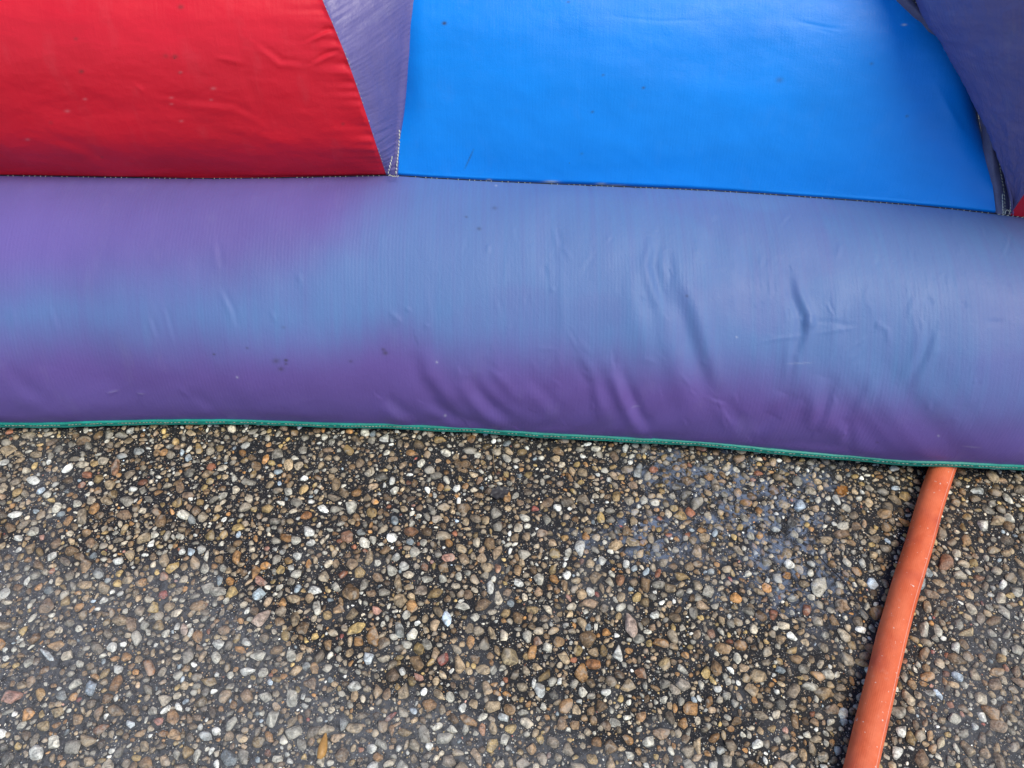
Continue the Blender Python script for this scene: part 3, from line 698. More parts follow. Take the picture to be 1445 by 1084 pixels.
wx = 7 * fbm(Xg * 9, Vg * 3, 200) + 4 * noise2(Xg * 45, Vg * 5, 201)
painted_sheen = sstep(44, -58, py - low_b + wx)  # reflected sky and panels painted as a blue band on the tube
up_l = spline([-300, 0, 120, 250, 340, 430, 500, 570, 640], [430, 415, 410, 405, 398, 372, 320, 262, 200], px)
painted_sheen *= 1 - 0.80 * sstep(60, -75, py - up_l + 14 * fbm(Xg * 9, Vg * 3, 203)) * sstep(620, 540, px)
painted_sheen *= 1 - 0.12 * sstep(0.1, 0.5, fbm(Xg * 5, Vg * 2.5, 205)) - 0.25 * sstep(1300, 1445, px) * sstep(330, 450, py)
painted_sheen *= 0.85 + 0.10 * noise2(Xg * 160, Vg * 2.5, 206)
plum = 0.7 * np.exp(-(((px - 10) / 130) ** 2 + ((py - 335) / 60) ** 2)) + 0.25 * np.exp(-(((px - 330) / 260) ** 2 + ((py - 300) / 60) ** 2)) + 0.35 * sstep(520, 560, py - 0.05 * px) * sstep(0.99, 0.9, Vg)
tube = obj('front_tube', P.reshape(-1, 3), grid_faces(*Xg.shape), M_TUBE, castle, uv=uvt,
           attrs={'dirt': np.clip(dirt, 0, 1).ravel(), 'scuff': np.clip(scuff, 0, 1).ravel(), 'painted_sheen': np.clip(painted_sheen, 0, 1).ravel(), 'plum': np.clip(plum, 0, 1).ravel()})
TUBE_P, TUBE_N = P, N

def strip_box(line, up, nrm, h, th):
    """a closed band along a line: up = across the band, nrm = outwards"""
    c = [line + nrm * th / 2 + up * h / 2, line + nrm * th / 2 - up * h / 2, line - nrm * th / 2 - up * h / 2, line - nrm * th / 2 + up * h / 2]
    Vx = np.stack(c + [c[0]], 1)
    return Vx

def stitches(name, line, nrm, period, length, width, mat, parent, skip=0.0, slant=0.0, jitter=0.15, thick=None):
    line = np.asarray(line, float); nrm = np.broadcast_to(np.asarray(nrm, float), line.shape)
    seg = np.linalg.norm(np.diff(line, axis=0), axis=1); s = np.concatenate([[0], np.cumsum(seg)])
    n = int(s[-1] / period); vs, fs = [], []
    th = thick or width
    for k in range(n):
        if rng.random() < skip: continue
        q = (k + 0.5) * period + rng.normal() * period * 0.05
        c = np.array([np.interp(q, s, line[:, i]) for i in range(3)])
        d = np.array([np.interp(min(q + 1e-3, s[-1]), s, line[:, i]) - np.interp(q - 1e-3, s, line[:, i]) for i in range(3)]); d /= np.linalg.norm(d) + 1e-12
        m = np.array([np.interp(q, s, nrm[:, i]) for i in range(3)]); m /= np.linalg.norm(m)
        w = np.cross(m, d); w /= np.linalg.norm(w)
        a = slant + rng.normal() * jitter
        d2 = d * math.cos(a) + w * math.sin(a); w2 = np.cross(m, d2)
        L = length * (1 + 0.15 * rng.normal())
        # a little humped hexagonal strand: ends dive into the cloth
        prof = [(-0.5, 0.25, -0.9), (-0.3, 1.0, 0.25), (0.3, 1.0, 0.25), (0.5, 0.25, -0.9)]
        b0 = len(vs)
        for f, wd, up in prof:
            for aa in (0, 90, 180, 270):
                vs.append(c + d2 * L * f + w2 * (width / 2 * wd * math.cos(R(aa))) + m * (th / 2 * wd * math.sin(R(aa)) + th * 0.5 * up))
        for p_ in range(3):
            for e in range(4):
                fs.append([b0 + p_ * 4 + e, b0 + p_ * 4 + (e + 1) % 4, b0 + p_ * 4 + 4 + (e + 1) % 4, b0 + p_ * 4 + 4 + e])
        fs.append([b0 + 3, b0 + 2, b0 + 1, b0]); fs.append([b0 + 12, b0 + 13, b0 + 14, b0 + 15])
    if vs:
        return obj(name, np.array(vs), np.array(fs), mat, parent, kind='stuff')

# green hem binding: two folded layers with ridges, waves a little
hx = np.arange(-1.3, 1.3, 0.003)
def hem_line(x):
    z = hem_z(x)
    w = 0.0015 * noise2(x * 9, x * 0 + 1, 5) + 0.0006 * noise2(x * 40, x * 0 + 2, 6)
    return np.stack([x, hem_y(x) + 0.002 - 0.001 + w * 0.5, z - 0.001 + w], -1)
base_l = hem_line(hx)
wid = 0.0122 + 0.0014 * noise2(hx * 5, hx * 0 + 4, 9)
wid += 0.0016 * np.exp(-((hx + 0.63) / 0.03) ** 2) + 0.0012 * np.exp(-((hx + 0.10) / 0.02) ** 2)
rows = [(0.004, 0.004), (-0.0035, 0.30), (-0.0042, 0.0), (-0.0042, 0.10), (-0.0030, 0.16), (-0.0046, 0.24), (-0.0046, 0.40), (-0.0034, 0.47), (-0.0050, 0.55), (-0.0056, 0.80), (-0.0046, 0.95), (-0.0020, 1.0), (0.004, 0.98), (0.010, 0.6)]
rows = [(0.006, -0.25), (-0.0022, -0.22), (-0.0040, -0.12)] + rows[3:]
Vh = []
ri = noise2(hx * 30, hx * 0, 12)
for k, (dy, f) in enumerate(rows):
    p = base_l.copy()
    p[:, 1] += dy + 0.35 * wid * f + 0.0004 * noise2(hx * 50, hx * 0 + k, 15)
    p[:, 2] -= wid * f * 0.95 + 0.0004 * noise2(hx * 70 + k, hx * 0 + k, 16) * (1 if f > 0 else 0)
    Vh.append(p)
Vh = np.stack(Vh, 1)
hem = obj('hem_binding', Vh.reshape(-1, 3), grid_faces(len(hx), len(rows)), M_GREEN, tube, label='green binding folded over the bottom edge')
stitches('hem_stitching', Vh[:, 3] * 0.5 + Vh[:, 4] * 0.5 + np.array([0, -0.0008, 0]), (0, -1, 0.5), 0.0052, 0.0038, 0.0011, M_THREAD_TAN, castle, 0.15)
stitches('hem_stitching', Vh[:, 7] + np.array([0, -0.0004, 0]), (0, -1, 0.5), 0.0052, 0.0036, 0.0010, M_THREAD_TAN, castle, 0.3)

# underside, out of sight
ub = np.stack([np.stack([hx, hem_y(hx) + 0.012, hem_z(hx) - 0.004], -1), np.stack([hx, hem_y(hx) + 0.10, hx * 0 + 0.006 + 0.034 * np.exp(-((hx - 0.63) / 0.08) ** 2)], -1),
               np.stack([hx, hem_y(hx) + 0.9, hx * 0 + 0.006 + 0.034 * np.exp(-((hx - 0.63) / 0.08) ** 2)], -1)], 1)
obj('underside', ub.reshape(-1, 3), grid_faces(len(hx), 3), flat('black_underside', (0.03, 0.03, 0.035)), castle)

# blue step cushion --------------------------------------------------
bx0, bx1 = -0.205, 0.72
nu, nv = 420, 330
us = np.linspace(0, 1, nu); vs_ = np.concatenate([np.linspace(0, 0.03, 16, endpoint=False), np.linspace(0.03, 1, nv - 16)])
Ug, Vg2 = np.meshgrid(us, vs_, indexing='ij')
prof_v = np.array([0.0, 0.10, 0.22, 0.34, 0.46, 0.58, 0.72, 0.86, 1.0])
prof_y = np.array([0.0, 0.016, 0.040, 0.066, 0.094, 0.128, 0.21, 0.38, 0.62])
prof_z = np.array([0.0, 0.048, 0.100, 0.147, 0.188, 0.218, 0.247, 0.255, 0.250])
dy_ = spline(prof_v, prof_y, Vg2); dz_ = spline(prof_v, prof_z, Vg2)
xl = bx0 + 0 * Vg2
xr = 0.660 - 0.0 * Vg2 + 0.02 * sstep(0, 0.05, Vg2)
xr = spline([0, 0.07, 0.15, 0.25, 0.4, 0.55, 1.0], [0.6566, 0.642, 0.631, 0.622, 0.618, 0.61, 0.60], Vg2)
Xb = xl + (xr - xl) * Ug
dr = np.maximum(0, 1 - (xr - Xb) / 0.085)
dl = np.maximum(0, 1 - (Xb + 0.165) / 0.05); dl = np.clip(dl, 0, 2)
roll = (1 - np.sqrt(np.maximum(0, 1 - np.clip(dr, 0, 1) ** 3.0))) * sstep(0.04, 0.40, Vg2)
rolll = (dl ** 2) * sstep(0.0, 0.3, Vg2) * 0.03
Pb = np.stack([Xb, seam_y(Xb) + dy_, ZS + dz_ + 0 * Xb], -1)
Nb = grid_normals(Pb)
if Nb[200, 100, 2] < 0: Nb = -Nb
sag = 0.010 * np.sin(np.pi * np.clip(Ug, 0, 1)) * sstep(0, 0.3, Vg2)
disp = sag - 0.11 * roll - rolll + 0.003 * noise2(Xb * 3, Vg2 * 2, 8) + 0.0007 * fbm(Xb * 12, Vg2 * 7, 10)
disp *= sstep(0, 0.012, Vg2)
Pb = tuck(Pb + Nb * disp[..., None], Vg2 * 0.8)
pxb, pyb = to_px(Pb)
Pb = Pb + Nb * strokes(pxb, pyb, [([(850, 22), (930, 30), (1000, 28)], 2.5, 0.0003, 'v'), ([(1125, 30), (1160, 38), (1195, 42)], 2.5, 0.0006, 'v'), ([(1140, 38), (1180, 48)], 2, 0.0004, 'v'),
     ([(1330, 110), (1345, 150), (1360, 190)], 10, 0.0008, 's'), ([(1320, 110), (1340, 150), (1372, 200)], 6, 0.0005, 's')])[..., None]
db = np.zeros_like(pxb); sb = np.zeros_like(pxb)
for cx, cy, r_, a_ in ((627, 33, 3, 1), (802, 3, 2, .6), (836, 158, 2, .6), (851, 106, 2, .5), (908, 124, 2.2, .7), (1230, 90, 2.5, .4), (1280, 164, 2, .6), (1100, 113, 5, .35), (821, 217, 2, .3)):
    db += a_ * np.exp(-((pxb - cx) ** 2 + (pyb - cy) ** 2 * 1.6) / r_ ** 2)
db += strokes(pxb, pyb, [([(669, 209), (662, 225), (655, 240)], 0.9, 0.6, 'r')])
for cx, cy, rx, ry in ((777, 257, 9, 1.8), (848, 260, 6, 1.6), (866, 262, 14, 1.3), (1276, 35, 3, 1.2), (690, 254, 3, 1.2)):
    sb += 0.95 * np.exp(-(((pxb - cx) / rx) ** 2 + ((pyb - cy) / ry) ** 2))
obj('step_cushion', Pb.reshape(-1, 3), grid_faces(nu, len(vs_)), M_BLUE, castle, uv=np.stack([Xb, Vg2 * 0.8], -1).reshape(-1, 2),
    attrs={'dirt': np.clip(db, 0, 1).ravel(), 'scuff': np.clip(sb, 0, 1).ravel()}, label='bright blue step cushion between the purple sides')

# left pillar: red front and ribbed purple side ----------------------------------
# red edge against the purple side, bottom to top (px, py, y)
red_edge = [(545, 247, None), (531, 205, 0.892), (513, 150, 0.894), (492, 90, 0.902), (472, 40, 0.915), (455, 0, 0.932), (420, -90, 0.985), (380, -220, 1.07)]
re_w = [at_z(545, 247, ZS)] + [at_y(a, b, c) for a, b, c in red_edge[1:]]
re_w = np.array(re_w)
tt = np.linspace(0, 1, 8)
C = np.zeros((5, 8, 3))
for j in range(8):
    e = re_w[j]
    for i, f in enumerate((0.0, 0.25, 0.5, 0.75, 1.0)):          # from far left to the edge
        x = -1.45 + (e[0] + 1.45) * f
        bulge = math.sin(math.pi * (0.5 + 0.5 * f)) if f > 0.5 else 1.0
        y0 = float(seam_y(x)) + (e[1] - float(seam_y(e[0])))
        C[i, j] = (x, y0 - 0.010 * bulge * min(1, j / 3.0) , e[2] + 0.0)
nu, nv = 430, 260
vs2 = np.concatenate([np.linspace(0, 0.02, 10, endpoint=False), np.linspace(0.02, 1, nv - 10)])
us2 = np.concatenate([np.linspace(0, 0.4, 60, endpoint=False), np.linspace(0.4, 1, nu - 60)])
Pr = patch(C, nu, nv, us2, vs2)
# exact left-right joints: bottom row on the seam, right column on the edge
Pr[:, 0, 1] = seam_y(Pr[:, 0, 0]); Pr[:, 0, 2] = ZS
Nr = grid_normals(Pr)
if Nr[300, 100, 1] > 0: Nr = -Nr
Lg = np.concatenate([[0], np.cumsum(np.linalg.norm(np.diff(Pr[-1], axis=0), axis=1))])[None, :] * np.ones((nu, 1))
Dg = np.linalg.norm(Pr - Pr[-1:][:, :, :], axis=-1)
pk = noise2(Lg * 95, Dg * 5 + 2, 50) + 0.6 * noise2(Lg * 50 + Dg * 6, Dg * 9, 51)
pxr, pyr = to_px(Pr)
disp = 0.0030 * pk * np.exp(-Dg / 0.020) * sstep(0.0, 0.03, Lg)
disp += 0.0016 * noise2(Lg * 30 - Dg * 10, Dg * 10, 53) * np.exp(-Dg / 0.09)
disp += 0.0020 * fbm(Pr[..., 0] * 5 + Lg * 2, Lg * 6 - Pr[..., 0], 60, 3)
disp += 0.0004 * fbm(Pr[..., 0] * 22 + Lg * 14, Lg * 40 - Pr[..., 0] * 8, 61, 3)
disp += strokes(pxr, pyr, [([(200, 130), (260, 145), (330, 150), (390, 185)], 6, 0.0006, 's'), ([(330, 50), (345, 120), (370, 180)], 8, 0.0004, 's'), ([(190, 120), (205, 132)], 3, 0.0007, 'r'),
      ([(300, 80), (320, 84), (345, 90)], 4, 0.0008, 'r'), ([(360, 60), (395, 88), (430, 92)], 6, 0.0012, 's'), ([(60, 195), (120, 215), (170, 245)], 9, 0.0010, 's'),
      ([(310, 168), (380, 190), (450, 215)], 9, 0.0005, 's'), ([(440, 90), (462, 78), (480, 72)], 4, 0.0016, 's'), ([(430, 60), (460, 45), (474, 42)], 4, 0.0014, 's'), ([(355, 195), (365, 180), (372, 150)], 5, 0.0006, 'r')])
disp *= sstep(0, 0.005, Lg) * sstep(0, 0.005, Dg)
Pr = tuck(Pr + Nr * disp[..., None], Lg)
pxr, pyr = to_px(Pr)
dr_ = np.zeros_like(pxr); sr_ = np.zeros_like(pxr)
for cx, cy, r_, a_ in ((255, 10, 4, .55), (247, 80, 4, .5), (234, 79, 4, .3), (115, 101, 3.2, .6), (107, 55, 3, .35), (484, 175, 2.5, .4), (254, 103, 3, .3), (72, 173, 3, .25), (144, 222, 2, .3)):
    dr_ += a_ * np.exp(-((pxr - cx) ** 2 + (pyr - cy) ** 2 * 1.6) / r_ ** 2)
for cx, cy, r_ in ((242, 138, 1.5), (242, 147, 1.3), (256, 171, 1.5), (301, 125, 2), (298, 141, 1.3), (39, 197, 1.6), (95, 157, 2), (120, 140, 1.6), (255, 102, 1.3)):
    sr_ += 0.12 * np.exp(-(((pxr - cx) / (r_ * 1.8)) ** 2 + ((pyr - cy) / r_) ** 2))
obj('red_panel', Pr.reshape(-1, 3), grid_faces(nu, nv), M_RED, castle, uv=np.stack([Pr[..., 0], Lg], -1).reshape(-1, 2),
    attrs={'dirt': np.clip(dr_, 0, 1).ravel(), 'scuff': np.clip(sr_, 0, 1).ravel()}, label='large red front panel with puckered right edge')

# purple side of the left pillar: from the red edge, round a soft bulge, back to the blue
sil = [(561, 249, None), (564, 205, 0.935), (569, 165, 0.955), (580, 105, 0.985), (591, 45, 1.015), (602, 0, 1.04), (620, -90, 1.10), (640, -220, 1.20)]
s_w = np.array([at_z(561, 249, ZS)] + [at_y(a, b, c) for a, b, c in sil[1:]])
C = np.zeros((5, 8, 3))
for j in range(8):
    e, s_ = re_w[j], s_w[j]
    d = s_ - e; out = np.array([0.35, -0.45, 0.25])
    b_ = 0.12 * np.linalg.norm(d) * min(1, j / 2)
    C[0, j] = e; C[1, j] = e + d * 0.38 + out * b_ * 0.9; C[2, j] = e + d * 0.75 + out * b_; C[3, j] = s_
    back = np.array([-0.035 * min(1, j / 2) - 0.002, 0.07 + 0.01 * j, -0.01])
    C[4, j] = s_ + back
nu, nv = 170, 330
vs3 = np.linspace(0, 1, nv)
Ps = patch(C, nu, nv, None, vs3)
Ns = grid_normals(Ps)
pxs, pys = to_px(Ps)
if Ns[80, 100, 1] > 0: Ns = -Ns
Ls = np.concatenate([[0], np.cumsum(np.linalg.norm(np.diff(Ps[0], axis=0), axis=1))])[None, :] * np.ones((nu, 1))
Ds = np.linalg.norm(Ps - Ps[:1], axis=-1)
gath = noise2((Ls - Ds * 0.45) * 210, Ds * 12, 81) + 0.7 * noise2((Ls - Ds * 0.4) * 110, Ds * 10, 82)
disp = 0.0008 * gath * sstep(0.0, 0.01, Ls) * np.exp(-Ds / 0.07) * (0.3 + 0.7 * sstep(-0.4, 0.3, noise2(Ls * 12, Ds * 14, 83)))
disp += 0.0012 * fbm(Ls * 14, Ds * 20, 84)
disp *= sstep(0, 0.012, Ls) * sstep(0, 0.004, Ds)
Ps = Ps + Ns * disp[..., None]
obj('side_panel', Ps.reshape(-1, 3), grid_faces(nu, nv), M_SIDE, castle, uv=np.stack([Ls - Ds * 0.45, Ds], -1).reshape(-1, 2), label='faded purple ribbed side panel, finely gathered along the red edge')
stitches('edge_stitching', (re_w[0] + (Pr[-1] - re_w[0])) [::3] + np.array([0.0012, -0.0015, 0.0006]), (0.5, -0.8, 0.3), 0.0062, 0.0030, 0.0007, M_THREAD_TAN, castle, 0.5)

# seam stitches, red to tube and blue to tube
def seam_line(x0, x1, dz=0.0, dyv=0.0):
    x = np.arange(x0, x1, 0.002)
    return np.stack([x, seam_y(x) + dyv, np.full_like(x, ZS + dz)], -1)
NS = (0, -0.75, 0.65)
stitches('seam_stitching', seam_line(-1.2, -0.18, 0.0012, -0.0036), NS, 0.0078, 0.0018, 0.0012, M_THREAD_TAN, castle, 0.25, slant=1.2)
stitches('seam_stitching', seam_line(-0.165, 0.655, 0.0012, -0.0036), NS, 0.0078, 0.0018, 0.0012, M_THREAD_TAN, castle, 0.22, slant=1.3)
stitches('seam_stitching', seam_line(0.655, 0.72, 0.0012, -0.0036), NS, 0.0060, 0.0030, 0.0012, M_THREAD, castle, 0.05, slant=0.4)

cord = seam_line(-1.2, 0.72, 0.0004, -0.0016)
d_ = np.linspace(0, 2 * np.pi, 7)
Vc = cord[:, None] + 0.0007 * np.stack([0 * d_, np.cos(d_), np.sin(d_)], -1)[None]
obj('seam_cord', Vc.reshape(-1, 3), grid_faces(len(cord), 7), M_BLACK, castle)

def px_line(pts, n=60, zy=None):
    pts = np.array(pts, float); s = np.linspace(0, 1, len(pts)); q = np.linspace(0, 1, n)
    return np.stack([spline(s, pts[:, k], q) for k in range(pts.shape[1])], -1)

# pale double stitching in the left corner
l1 = px_line([(553.5, 221, .905), (551, 232, .898), (547.5, 246, .893)]); w1 = at_y(l1[:, 0], l1[:, 1], l1[:, 2])
l2 = px_line([(564, 183, .926), (563, 205, .914), (561, 225, .902), (558.5, 247, .892)]); w2 = at_y(l2[:, 0], l2[:, 1], l2[:, 2])
NC = (0.1, -0.8, 0.6)
stitches('corner_stitching', w1, NC, 0.0042, 0.0042, 0.0016, M_THREAD, castle, slant=0.3)
stitches('corner_stitching', w2, NC, 0.0046, 0.0046, 0.0019, M_THREAD, castle, slant=0.3)
fray = px_line([(548, 247, .890), (556, 249, .890), (566, 249, .890)]); stitches('corner_stitching', at_y(fray[:, 0], fray[:, 1], fray[:, 2]), NC, 0.003, 0.004, 0.0012, M_THREAD, castle, slant=0.6, jitter=0.7)

# right pillar --------------------------------------------------
# silhouette of its side leaning over the step
silr = [(1428, 304, 'z'), (1428, 285, .820), (1417, 246, .836), (1400, 206, .850), (1386, 170, .862), (1369, 132, .877), (1338, 80, .900), (1318, 45, .916), (1294, 0, .940), (1258, -80, .99), (1215, -200, 1.07)]
sr_w = np.array([at_z(1428, 304, ZS)] + [at_y(a, b, c) for a, b, c in silr[1:]])
fr_px = [(1425, 305, 'z'), (1434, 291, .810), (1452, 265, .798), (1476, 238, .785), (1500, 205, .775), (1530, 165, .765), (1565, 120, .755), (1600, 75, .745), (1650, 10, .740), (1720, -90, .745), (1800, -220, .78)]
fr_w = np.array([at_z(1425, 305, ZS)] + [at_y(a, b, c) for a, b, c in fr_px[1:]])
nk = len(silr)
C = np.zeros((6, nk, 3))
for j in range(nk):
    f, s_ = fr_w[j], sr_w[j]; d = s_ - f
    out = np.array([-0.55, -0.55, 0.1]); b_ = 0.16 * np.linalg.norm(d)
    C[0, j] = f; C[1, j] = f + d * 0.33 + out * b_ * 0.8; C[2, j] = f + d * 0.7 + out * b_ * 0.75
    C[3, j] = s_
    k = min(1, j / 3)
    C[4, j] = s_ + np.array([0.03 * k, 0.05, -0.01 * k]); C[5, j] = s_ + np.array([0.09 * k, 0.10, -0.03 * k])
nu, nv = 220, 300
Pp = patch(C, nu, nv)
Np = grid_normals(Pp)
if Np[60, 150, 0] > 0: Np = -Np
Lp = np.linspace(0, 1, nv)[None, :] * np.ones((nu, 1)); Up = np.linspace(0, 1, nu)[:, None] * np.ones((1, nv))
disp = 0.003 * fbm(Up * 3, Lp * 5, 90) + 0.0009 * fbm(Up * 14 + Lp * 6, Lp * 26, 91)
disp += 0.0015 * noise2(Lp * 90, Up * 6, 92) * np.exp(-Up / 0.08)
disp *= sstep(0, 0.05, Lp)
Pp = Pp + Np * disp[..., None]
obj('side_panel', Pp.reshape(-1, 3), grid_faces(nu, nv), M_SIDE, castle, uv=np.stack([Up * 0.4, Lp * 0.7], -1).reshape(-1, 2), label='dark purple side panel leaning over the blue step')
# its red front
C = np.zeros((4, nk, 3))
for j in range(nk):
    e = fr_w[j]
    for i, f in enumerate((0, 0.25, 0.6, 1.0)):
        x = e[0] + (1.7 - e[0]) * f
        C[i, j] = (x, float(seam_y(x)) + (e[1] - float(seam_y(e[0]))) - 0.03 * math.sin(math.pi * min(f * 2, 0.5)) * min(1, j / 2), e[2])
Pq = patch(C, 150, 150)
Pq[:, 0, 1] = seam_y(Pq[:, 0, 0]); Pq[:, 0, 2] = ZS
obj('red_panel', Pq.reshape(-1, 3), grid_faces(150, 150), M_RED, castle, uv=np.stack([Pq[..., 0], Pq[..., 2]], -1).reshape(-1, 2), label='corner of a second red panel at the right edge')

# dark webbing flap with two rows of stitches, between step and right side
fa = px_line([(1256, -22, .975), (1276, 1, .957), (1304, 28, .940), (1331, 52, .925), (1358, 84, .912), (1388, 140, .890), (1396, 179, .876), (1398, 210, .858), (1401, 245, .843), (1405, 275, .832), (1407, 303, .820)], 90)
fb = px_line([(1290, -22, .985), (1306, 1, .968), (1328, 28, .952), (1345, 52, .940), (1362, 84, .925), (1390, 140, .903), (1404, 179, .888), (1414, 210, .874), (1424, 245, .857), (1430, 275, .842), (1429, 305, .824)], 90)
A_, B_ = at_y(fa[:, 0], fa[:, 1], fa[:, 2]), at_y(fb[:, 0], fb[:, 1], fb[:, 2])
rows_ = [A_ + np.array([0.0, 0.012, -0.012]), A_, A_ + (B_ - A_) * 0.1 + np.array([0, -.002, .0015]), A_ + (B_ - A_) * 0.5 + np.array([0, -.002, .0010]), B_]
Fp = np.stack(rows_, 1)
Fp += 0.0010 * noise2(np.arange(90)[:, None] * 0.25, np.arange(5)[None, :] * 1.0, 33)[..., None]
flap = obj('seam_flap', Fp.reshape(-1, 3), grid_faces(90, 5), M_WEB, castle, label='dark purple webbing flap sewn between blue step and right side')
for f0, f1, a0 in ((0.34, 0.36, 0), (0.62, 0.70, 0)):
    ln = A_ + (B_ - A_) * np.linspace(f0, f1, 90)[:, None] + np.array([0, -0.0040, 0.0028])
    stitches('stitching', ln, (-0.1, -0.8, 0.6), 0.0048, 0.0036, 0.0011, M_THREAD_TAN, flap, 0.02, slant=0.15)
for pts in ([(1413, 273, .828), (1413.5, 290, .820), (1414, 303, .815)], [(1423.5, 274, .828), (1424.5, 290, .820), (1424, 303, .815)]):
    q = px_line(pts, 20); stitches('stitching', at_y(q[:, 0], q[:, 1], q[:, 2]) + np.array([0, -.002, .001]), (-0.1, -0.8, 0.6), 0.004, 0.004, 0.0013, M_THREAD, flap)
q = px_line([(1418, 303, .812), (1420, 297, .812), (1424, 298, .811), (1424, 303, .811)], 30)
stitches('stitching', at_y(q[:, 0], q[:, 1], q[:, 2]), (-0.1, -0.8, 0.6), 0.002, 0.003, 0.0008, M_THREAD, flap, jitter=0.4)

# ================================================================ HOSE
def tube_mesh(line, rad, seg, uscale=1.0):
    line = np.asarray(line, float); n = len(line)
    d = np.gradient(line, axis=0); d /= np.linalg.norm(d, axis=1, keepdims=True)
    up = np.array([0, 0, 1.0]); s = np.cross(d, up); s /= np.linalg.norm(s, axis=1, keepdims=True)
    u = np.cross(s, d)
    a = np.linspace(0, 2 * np.pi, seg + 1)
    rad = np.broadcast_to(rad, (n,))[:, None, None]
    V = line[:, None] + rad * (np.cos(a)[None, :, None] * s[:, None] + np.sin(a)[None, :, None] * u[:, None])
    L = np.concatenate([[0], np.cumsum(np.linalg.norm(np.diff(line, axis=0), axis=1))])
    uv = np.stack([L[:, None] * np.ones((1, seg + 1)), np.ones((n, 1)) * a[None] / (2 * np.pi)], -1)
    return V, uv

def hose_mat():
    m, nt, b = new_mat('coral_hose_cover'); g = G(nt)
    uv = g.n('ShaderNodeTexCoord').outputs['UV']
    sep = g.n('ShaderNodeSeparateXYZ'); g.put(sep.inputs[0], uv); L, A = sep.outputs[0], sep.outputs[1]
    pos = g.n('ShaderNodeNewGeometry').outputs['Position']
    a = g.noise(g.scale(uv, 9.0, 1.2, 1), 2.2, 5, 0.65, 0.6)
    c = g.mix(g.maprange(a, 0.35, 0.7), (0.72, 0.125, 0.040), (0.88, 0.205, 0.085))
    st = g.noise(g.scale(pos, 1, 1, 1), 22.0, 3, 0.5)
    c = g.mix(g.maprange(st, 0.50, 0.72, 0, 0.5), c, (0.42, 0.045, 0.04))
    # pale worn ridges and scratches
    w1 = g.math('SINE', g.math('ADD', g.math('MULTIPLY', L, 2600.0), g.math('MULTIPLY', A, 151.0)))
    w2 = g.math('SINE', g.math('SUBTRACT', g.math('MULTIPLY', L, 2600.0), g.math('MULTIPLY', A, 151.0)))
    wv = g.math('MULTIPLY', w1, w2)
    wear = g.maprange(g.noise(pos, 60, 6, 0.75), 0.60, 0.78)
    c = g.mix(g.math('MULTIPLY', wear, 0.5), c, (0.82, 0.42, 0.30))
    scr = g.noise(g.scale(pos, 1, 1, 1), 260, 2, 0.5)
    c = g.mix(g.maprange(scr, 0.70, 0.74, 0, 0.8), c, (0.85, 0.70, 0.60))
    ln = g.math('LESS_THAN', g.math('ABSOLUTE', g.math('SUBTRACT', g.math('ADD', A, g.math('MULTIPLY', g.noise(uv, 8, 2), 0.02)), 0.375)), 0.0045)
    ln = g.math('MULTIPLY', ln, g.maprange(L, 0.26, 0.33))
    c = g.mix(g.math('MULTIPLY', ln, 0.55), c, (0.85, 0.5, 0.45))
    g.put(b.inputs['Base Color'], c)
    b.inputs['Roughness'].default_value = 0.55
    b.inputs['Specular IOR Level'].default_value = 0.4
    h = g.math('ADD', g.math('MULTIPLY', wv, 0.14), g.math('MULTIPLY', g.noise(pos, 400, 4, 0.6), 0.5))
    h = g.math('ADD', h, g.math('MULTIPLY', g.noise(pos, 70, 4, 0.6), 1.0))
    g.put(b.inputs['Normal'], g.bump(h, 0.9, 0.0007))
    return m

HR = 0.0165
hp_ = hose_path_px()
cl = np.array([at_z(x, y, HR) for x, y in hp_])
cl = cl[:, :2]
back = np.array([(cl[0, 0] + 0.035, cl[0, 1] + 0.07), (cl[0, 0] + 0.05, cl[0, 1] + 0.16), (cl[0, 0] + 0.05, cl[0, 1] + 0.30)])[::-1]
front = np.array([(cl[-1, 0] - 0.005, cl[-1, 1] - 0.12), (cl[-1, 0] - 0.05, cl[-1, 1] - 0.5), (cl[-1, 0] - 0.2, cl[-1, 1] - 1.2)])
cc = np.concatenate([back, cl, front]); s = np.concatenate([[0], np.cumsum(np.linalg.norm(np.diff(cc, axis=0), axis=1))])
q = np.concatenate([np.arange(0, s[-4], 0.004), np.linspace(s[-4], s[-1], 60)[1:]])
line = np.stack([spline(s, cc[:, 0], q), spline(s, cc[:, 1], q), HR + 0.003 + 0.0008 * noise2(q * 12, q * 0, 4)], -1)
Vt, uvt = tube_mesh(line, HR * (1 + 0.02 * noise2(q * 14, q * 0 + 3, 7)), 40)
obj('air_hose', Vt.reshape(-1, 3), grid_faces(len(q), 41), hose_mat(), uv=uvt.reshape(-1, 2),
    label='thick coral orange hose emerging from under the green hem', cat='hose')

# ================================================================ SMALL LITTER
th = px_line([(1152, 776), (1160, 790), (1178, 808), (1196, 828), (1212, 850), (1228, 870), (1245, 892)], 60)
tl_ = at_z(th[:, 0], th[:, 1], 0.0078); tl_[:, 2] += 0.0012 * noise2(np.arange(60) * 0.3, np.zeros(60), 3)
Vt, uvt = tube_mesh(tl_, 0.0009, 6)
obj('black_thread', Vt.reshape(-1, 3), grid_faces(60, 7), M_BLACK, label='thin black thread lying on the pebbles left of the orange hose', cat='thread')

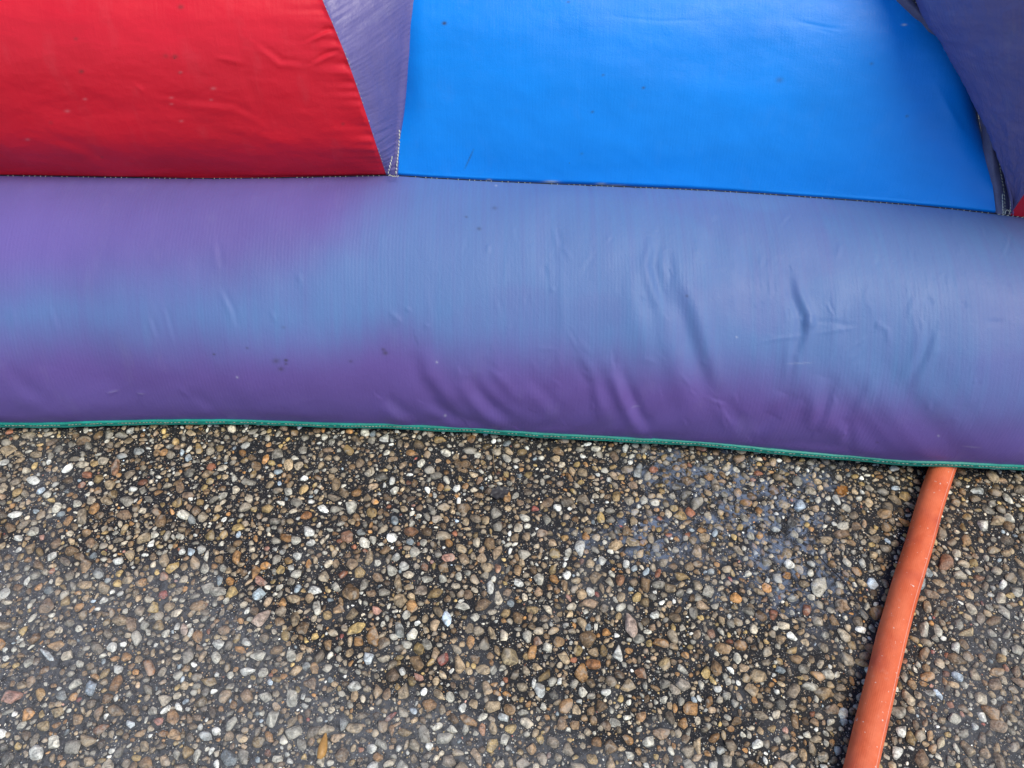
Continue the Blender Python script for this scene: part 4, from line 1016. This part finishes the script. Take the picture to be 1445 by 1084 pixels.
def leaf_mesh(cx, cy, length, width, ang, curl, z, seed, lobes=0.0):
    n, m = 26, 11
    s = np.linspace(0, 1, n)[:, None]; w = np.linspace(-1, 1, m)[None, :]
    half = width * np.sin(np.pi * s ** 0.8) ** 0.8 * (1 + lobes * np.sin(s * 22 + seed)) + 0.0003
    lx = length * (s - 0.5) + 0 * w; ly = half * w
    zz = z + curl * (w ** 2) * width + 0.0016 * noise2(s * 5 + seed, w * 2 + seed, seed) + 0.0006 * np.abs(w) - 0.0004 * np.cos(s * 40) * (np.abs(w))
    c = at_z(cx, cy, 0.0); ca, sa = math.cos(ang), math.sin(ang)
    top = np.stack([c[0] + lx * ca - ly * sa, c[1] + lx * sa + ly * ca, zz], -1)
    bot = top - np.array([0, 0, 0.0004])
    V = np.concatenate([top.reshape(-1, 3), bot.reshape(-1, 3)])
    f = grid_faces(n, m); F = np.concatenate([f, f[:, ::-1] + n * m])
    idx = np.arange(n * m).reshape(n, m)
    for b in (idx[:, 0], idx[:, -1], idx[0], idx[-1]):
        F = np.concatenate([F, np.stack([b[:-1], b[1:], b[1:] + n * m, b[:-1] + n * m], -1)])
    return V, F
M_LEAF_D = flat('dead_leaf_dark', (0.075, 0.070, 0.068), 0.4, 0.4, 200, 0.5)
M_LEAF_O = flat('dead_leaf_amber', (0.30, 0.13, 0.03), 0.6, 0.3, 220, 0.4)
M_HUSK = flat('amber_husk', (0.50, 0.27, 0.08), 0.45, 0.5, 180, 0.35)
M_STRAW = flat('straw', (0.30, 0.22, 0.12), 0.7, 0.3, 300, 0.3)
V, F = leaf_mesh(706, 697, 0.030, 0.010, 0.35, 0.06, 0.0040, 3, 0.18)
obj('dead_leaf', V, F, M_LEAF_D, label='curled dark grey dead leaf on the pebbles below the tube middle', cat='leaf')
V, F = leaf_mesh(1187, 695, 0.020, 0.007, 0.6, 0.25, 0.0045, 5, 0.25)
obj('dead_leaf', V, F, M_LEAF_O, label='small amber leaf scrap near the green hem left of the hose', cat='leaf')
# amber husk: a pointed, ridged pod
hl = px_line([(459.5, 1035), (457, 1048), (454, 1062), (450, 1071)], 24)
hc = at_z(hl[:, 0], hl[:, 1], 0.004); k = np.linspace(0, 1, 24)
Vt, uvt = tube_mesh(hc, 0.0012 + 0.0040 * np.sin(np.pi * k ** 1.15 * 0.93) ** 0.9, 14)
obj('seed_husk', Vt.reshape(-1, 3), grid_faces(24, 15), M_HUSK, label='amber pointed seed husk on the paving at the bottom left', cat='husk')
straws = [([(556, 657), (560, 663), (563, 672)], 'short straw piece curved on black binder below the hem middle'),
          ([(519, 658), (523, 661), (525, 668)], 'tiny bent straw scrap left of the curved straw'),
          ([(696, 600 + 40), (697, 655), (700, 668)], 'thin straw stalk above the dark dead leaf'),
          ([(1426, 974), (1430, 985), (1428, 992)], 'short straw scrap on the paving by the right edge'),
          ([(13, 645), (22, 642), (33, 641)], 'fine straw stalk beside the first pale pebbles at the left edge'),
          ([(240, 778), (247, 767), (256, 757)], 'thin slanting straw stalk on the left paving')]
for pts, lb in straws:
    l = px_line(pts, 14); c = at_z(l[:, 0], l[:, 1], 0.0052)
    Vt, _ = tube_mesh(c, 0.0006 * np.linspace(1, 0.6, 14), 6)
    obj('straw', Vt.reshape(-1, 3), grid_faces(14, 7), M_STRAW, label=lb, cat='straw', group='bits of straw on the paving')
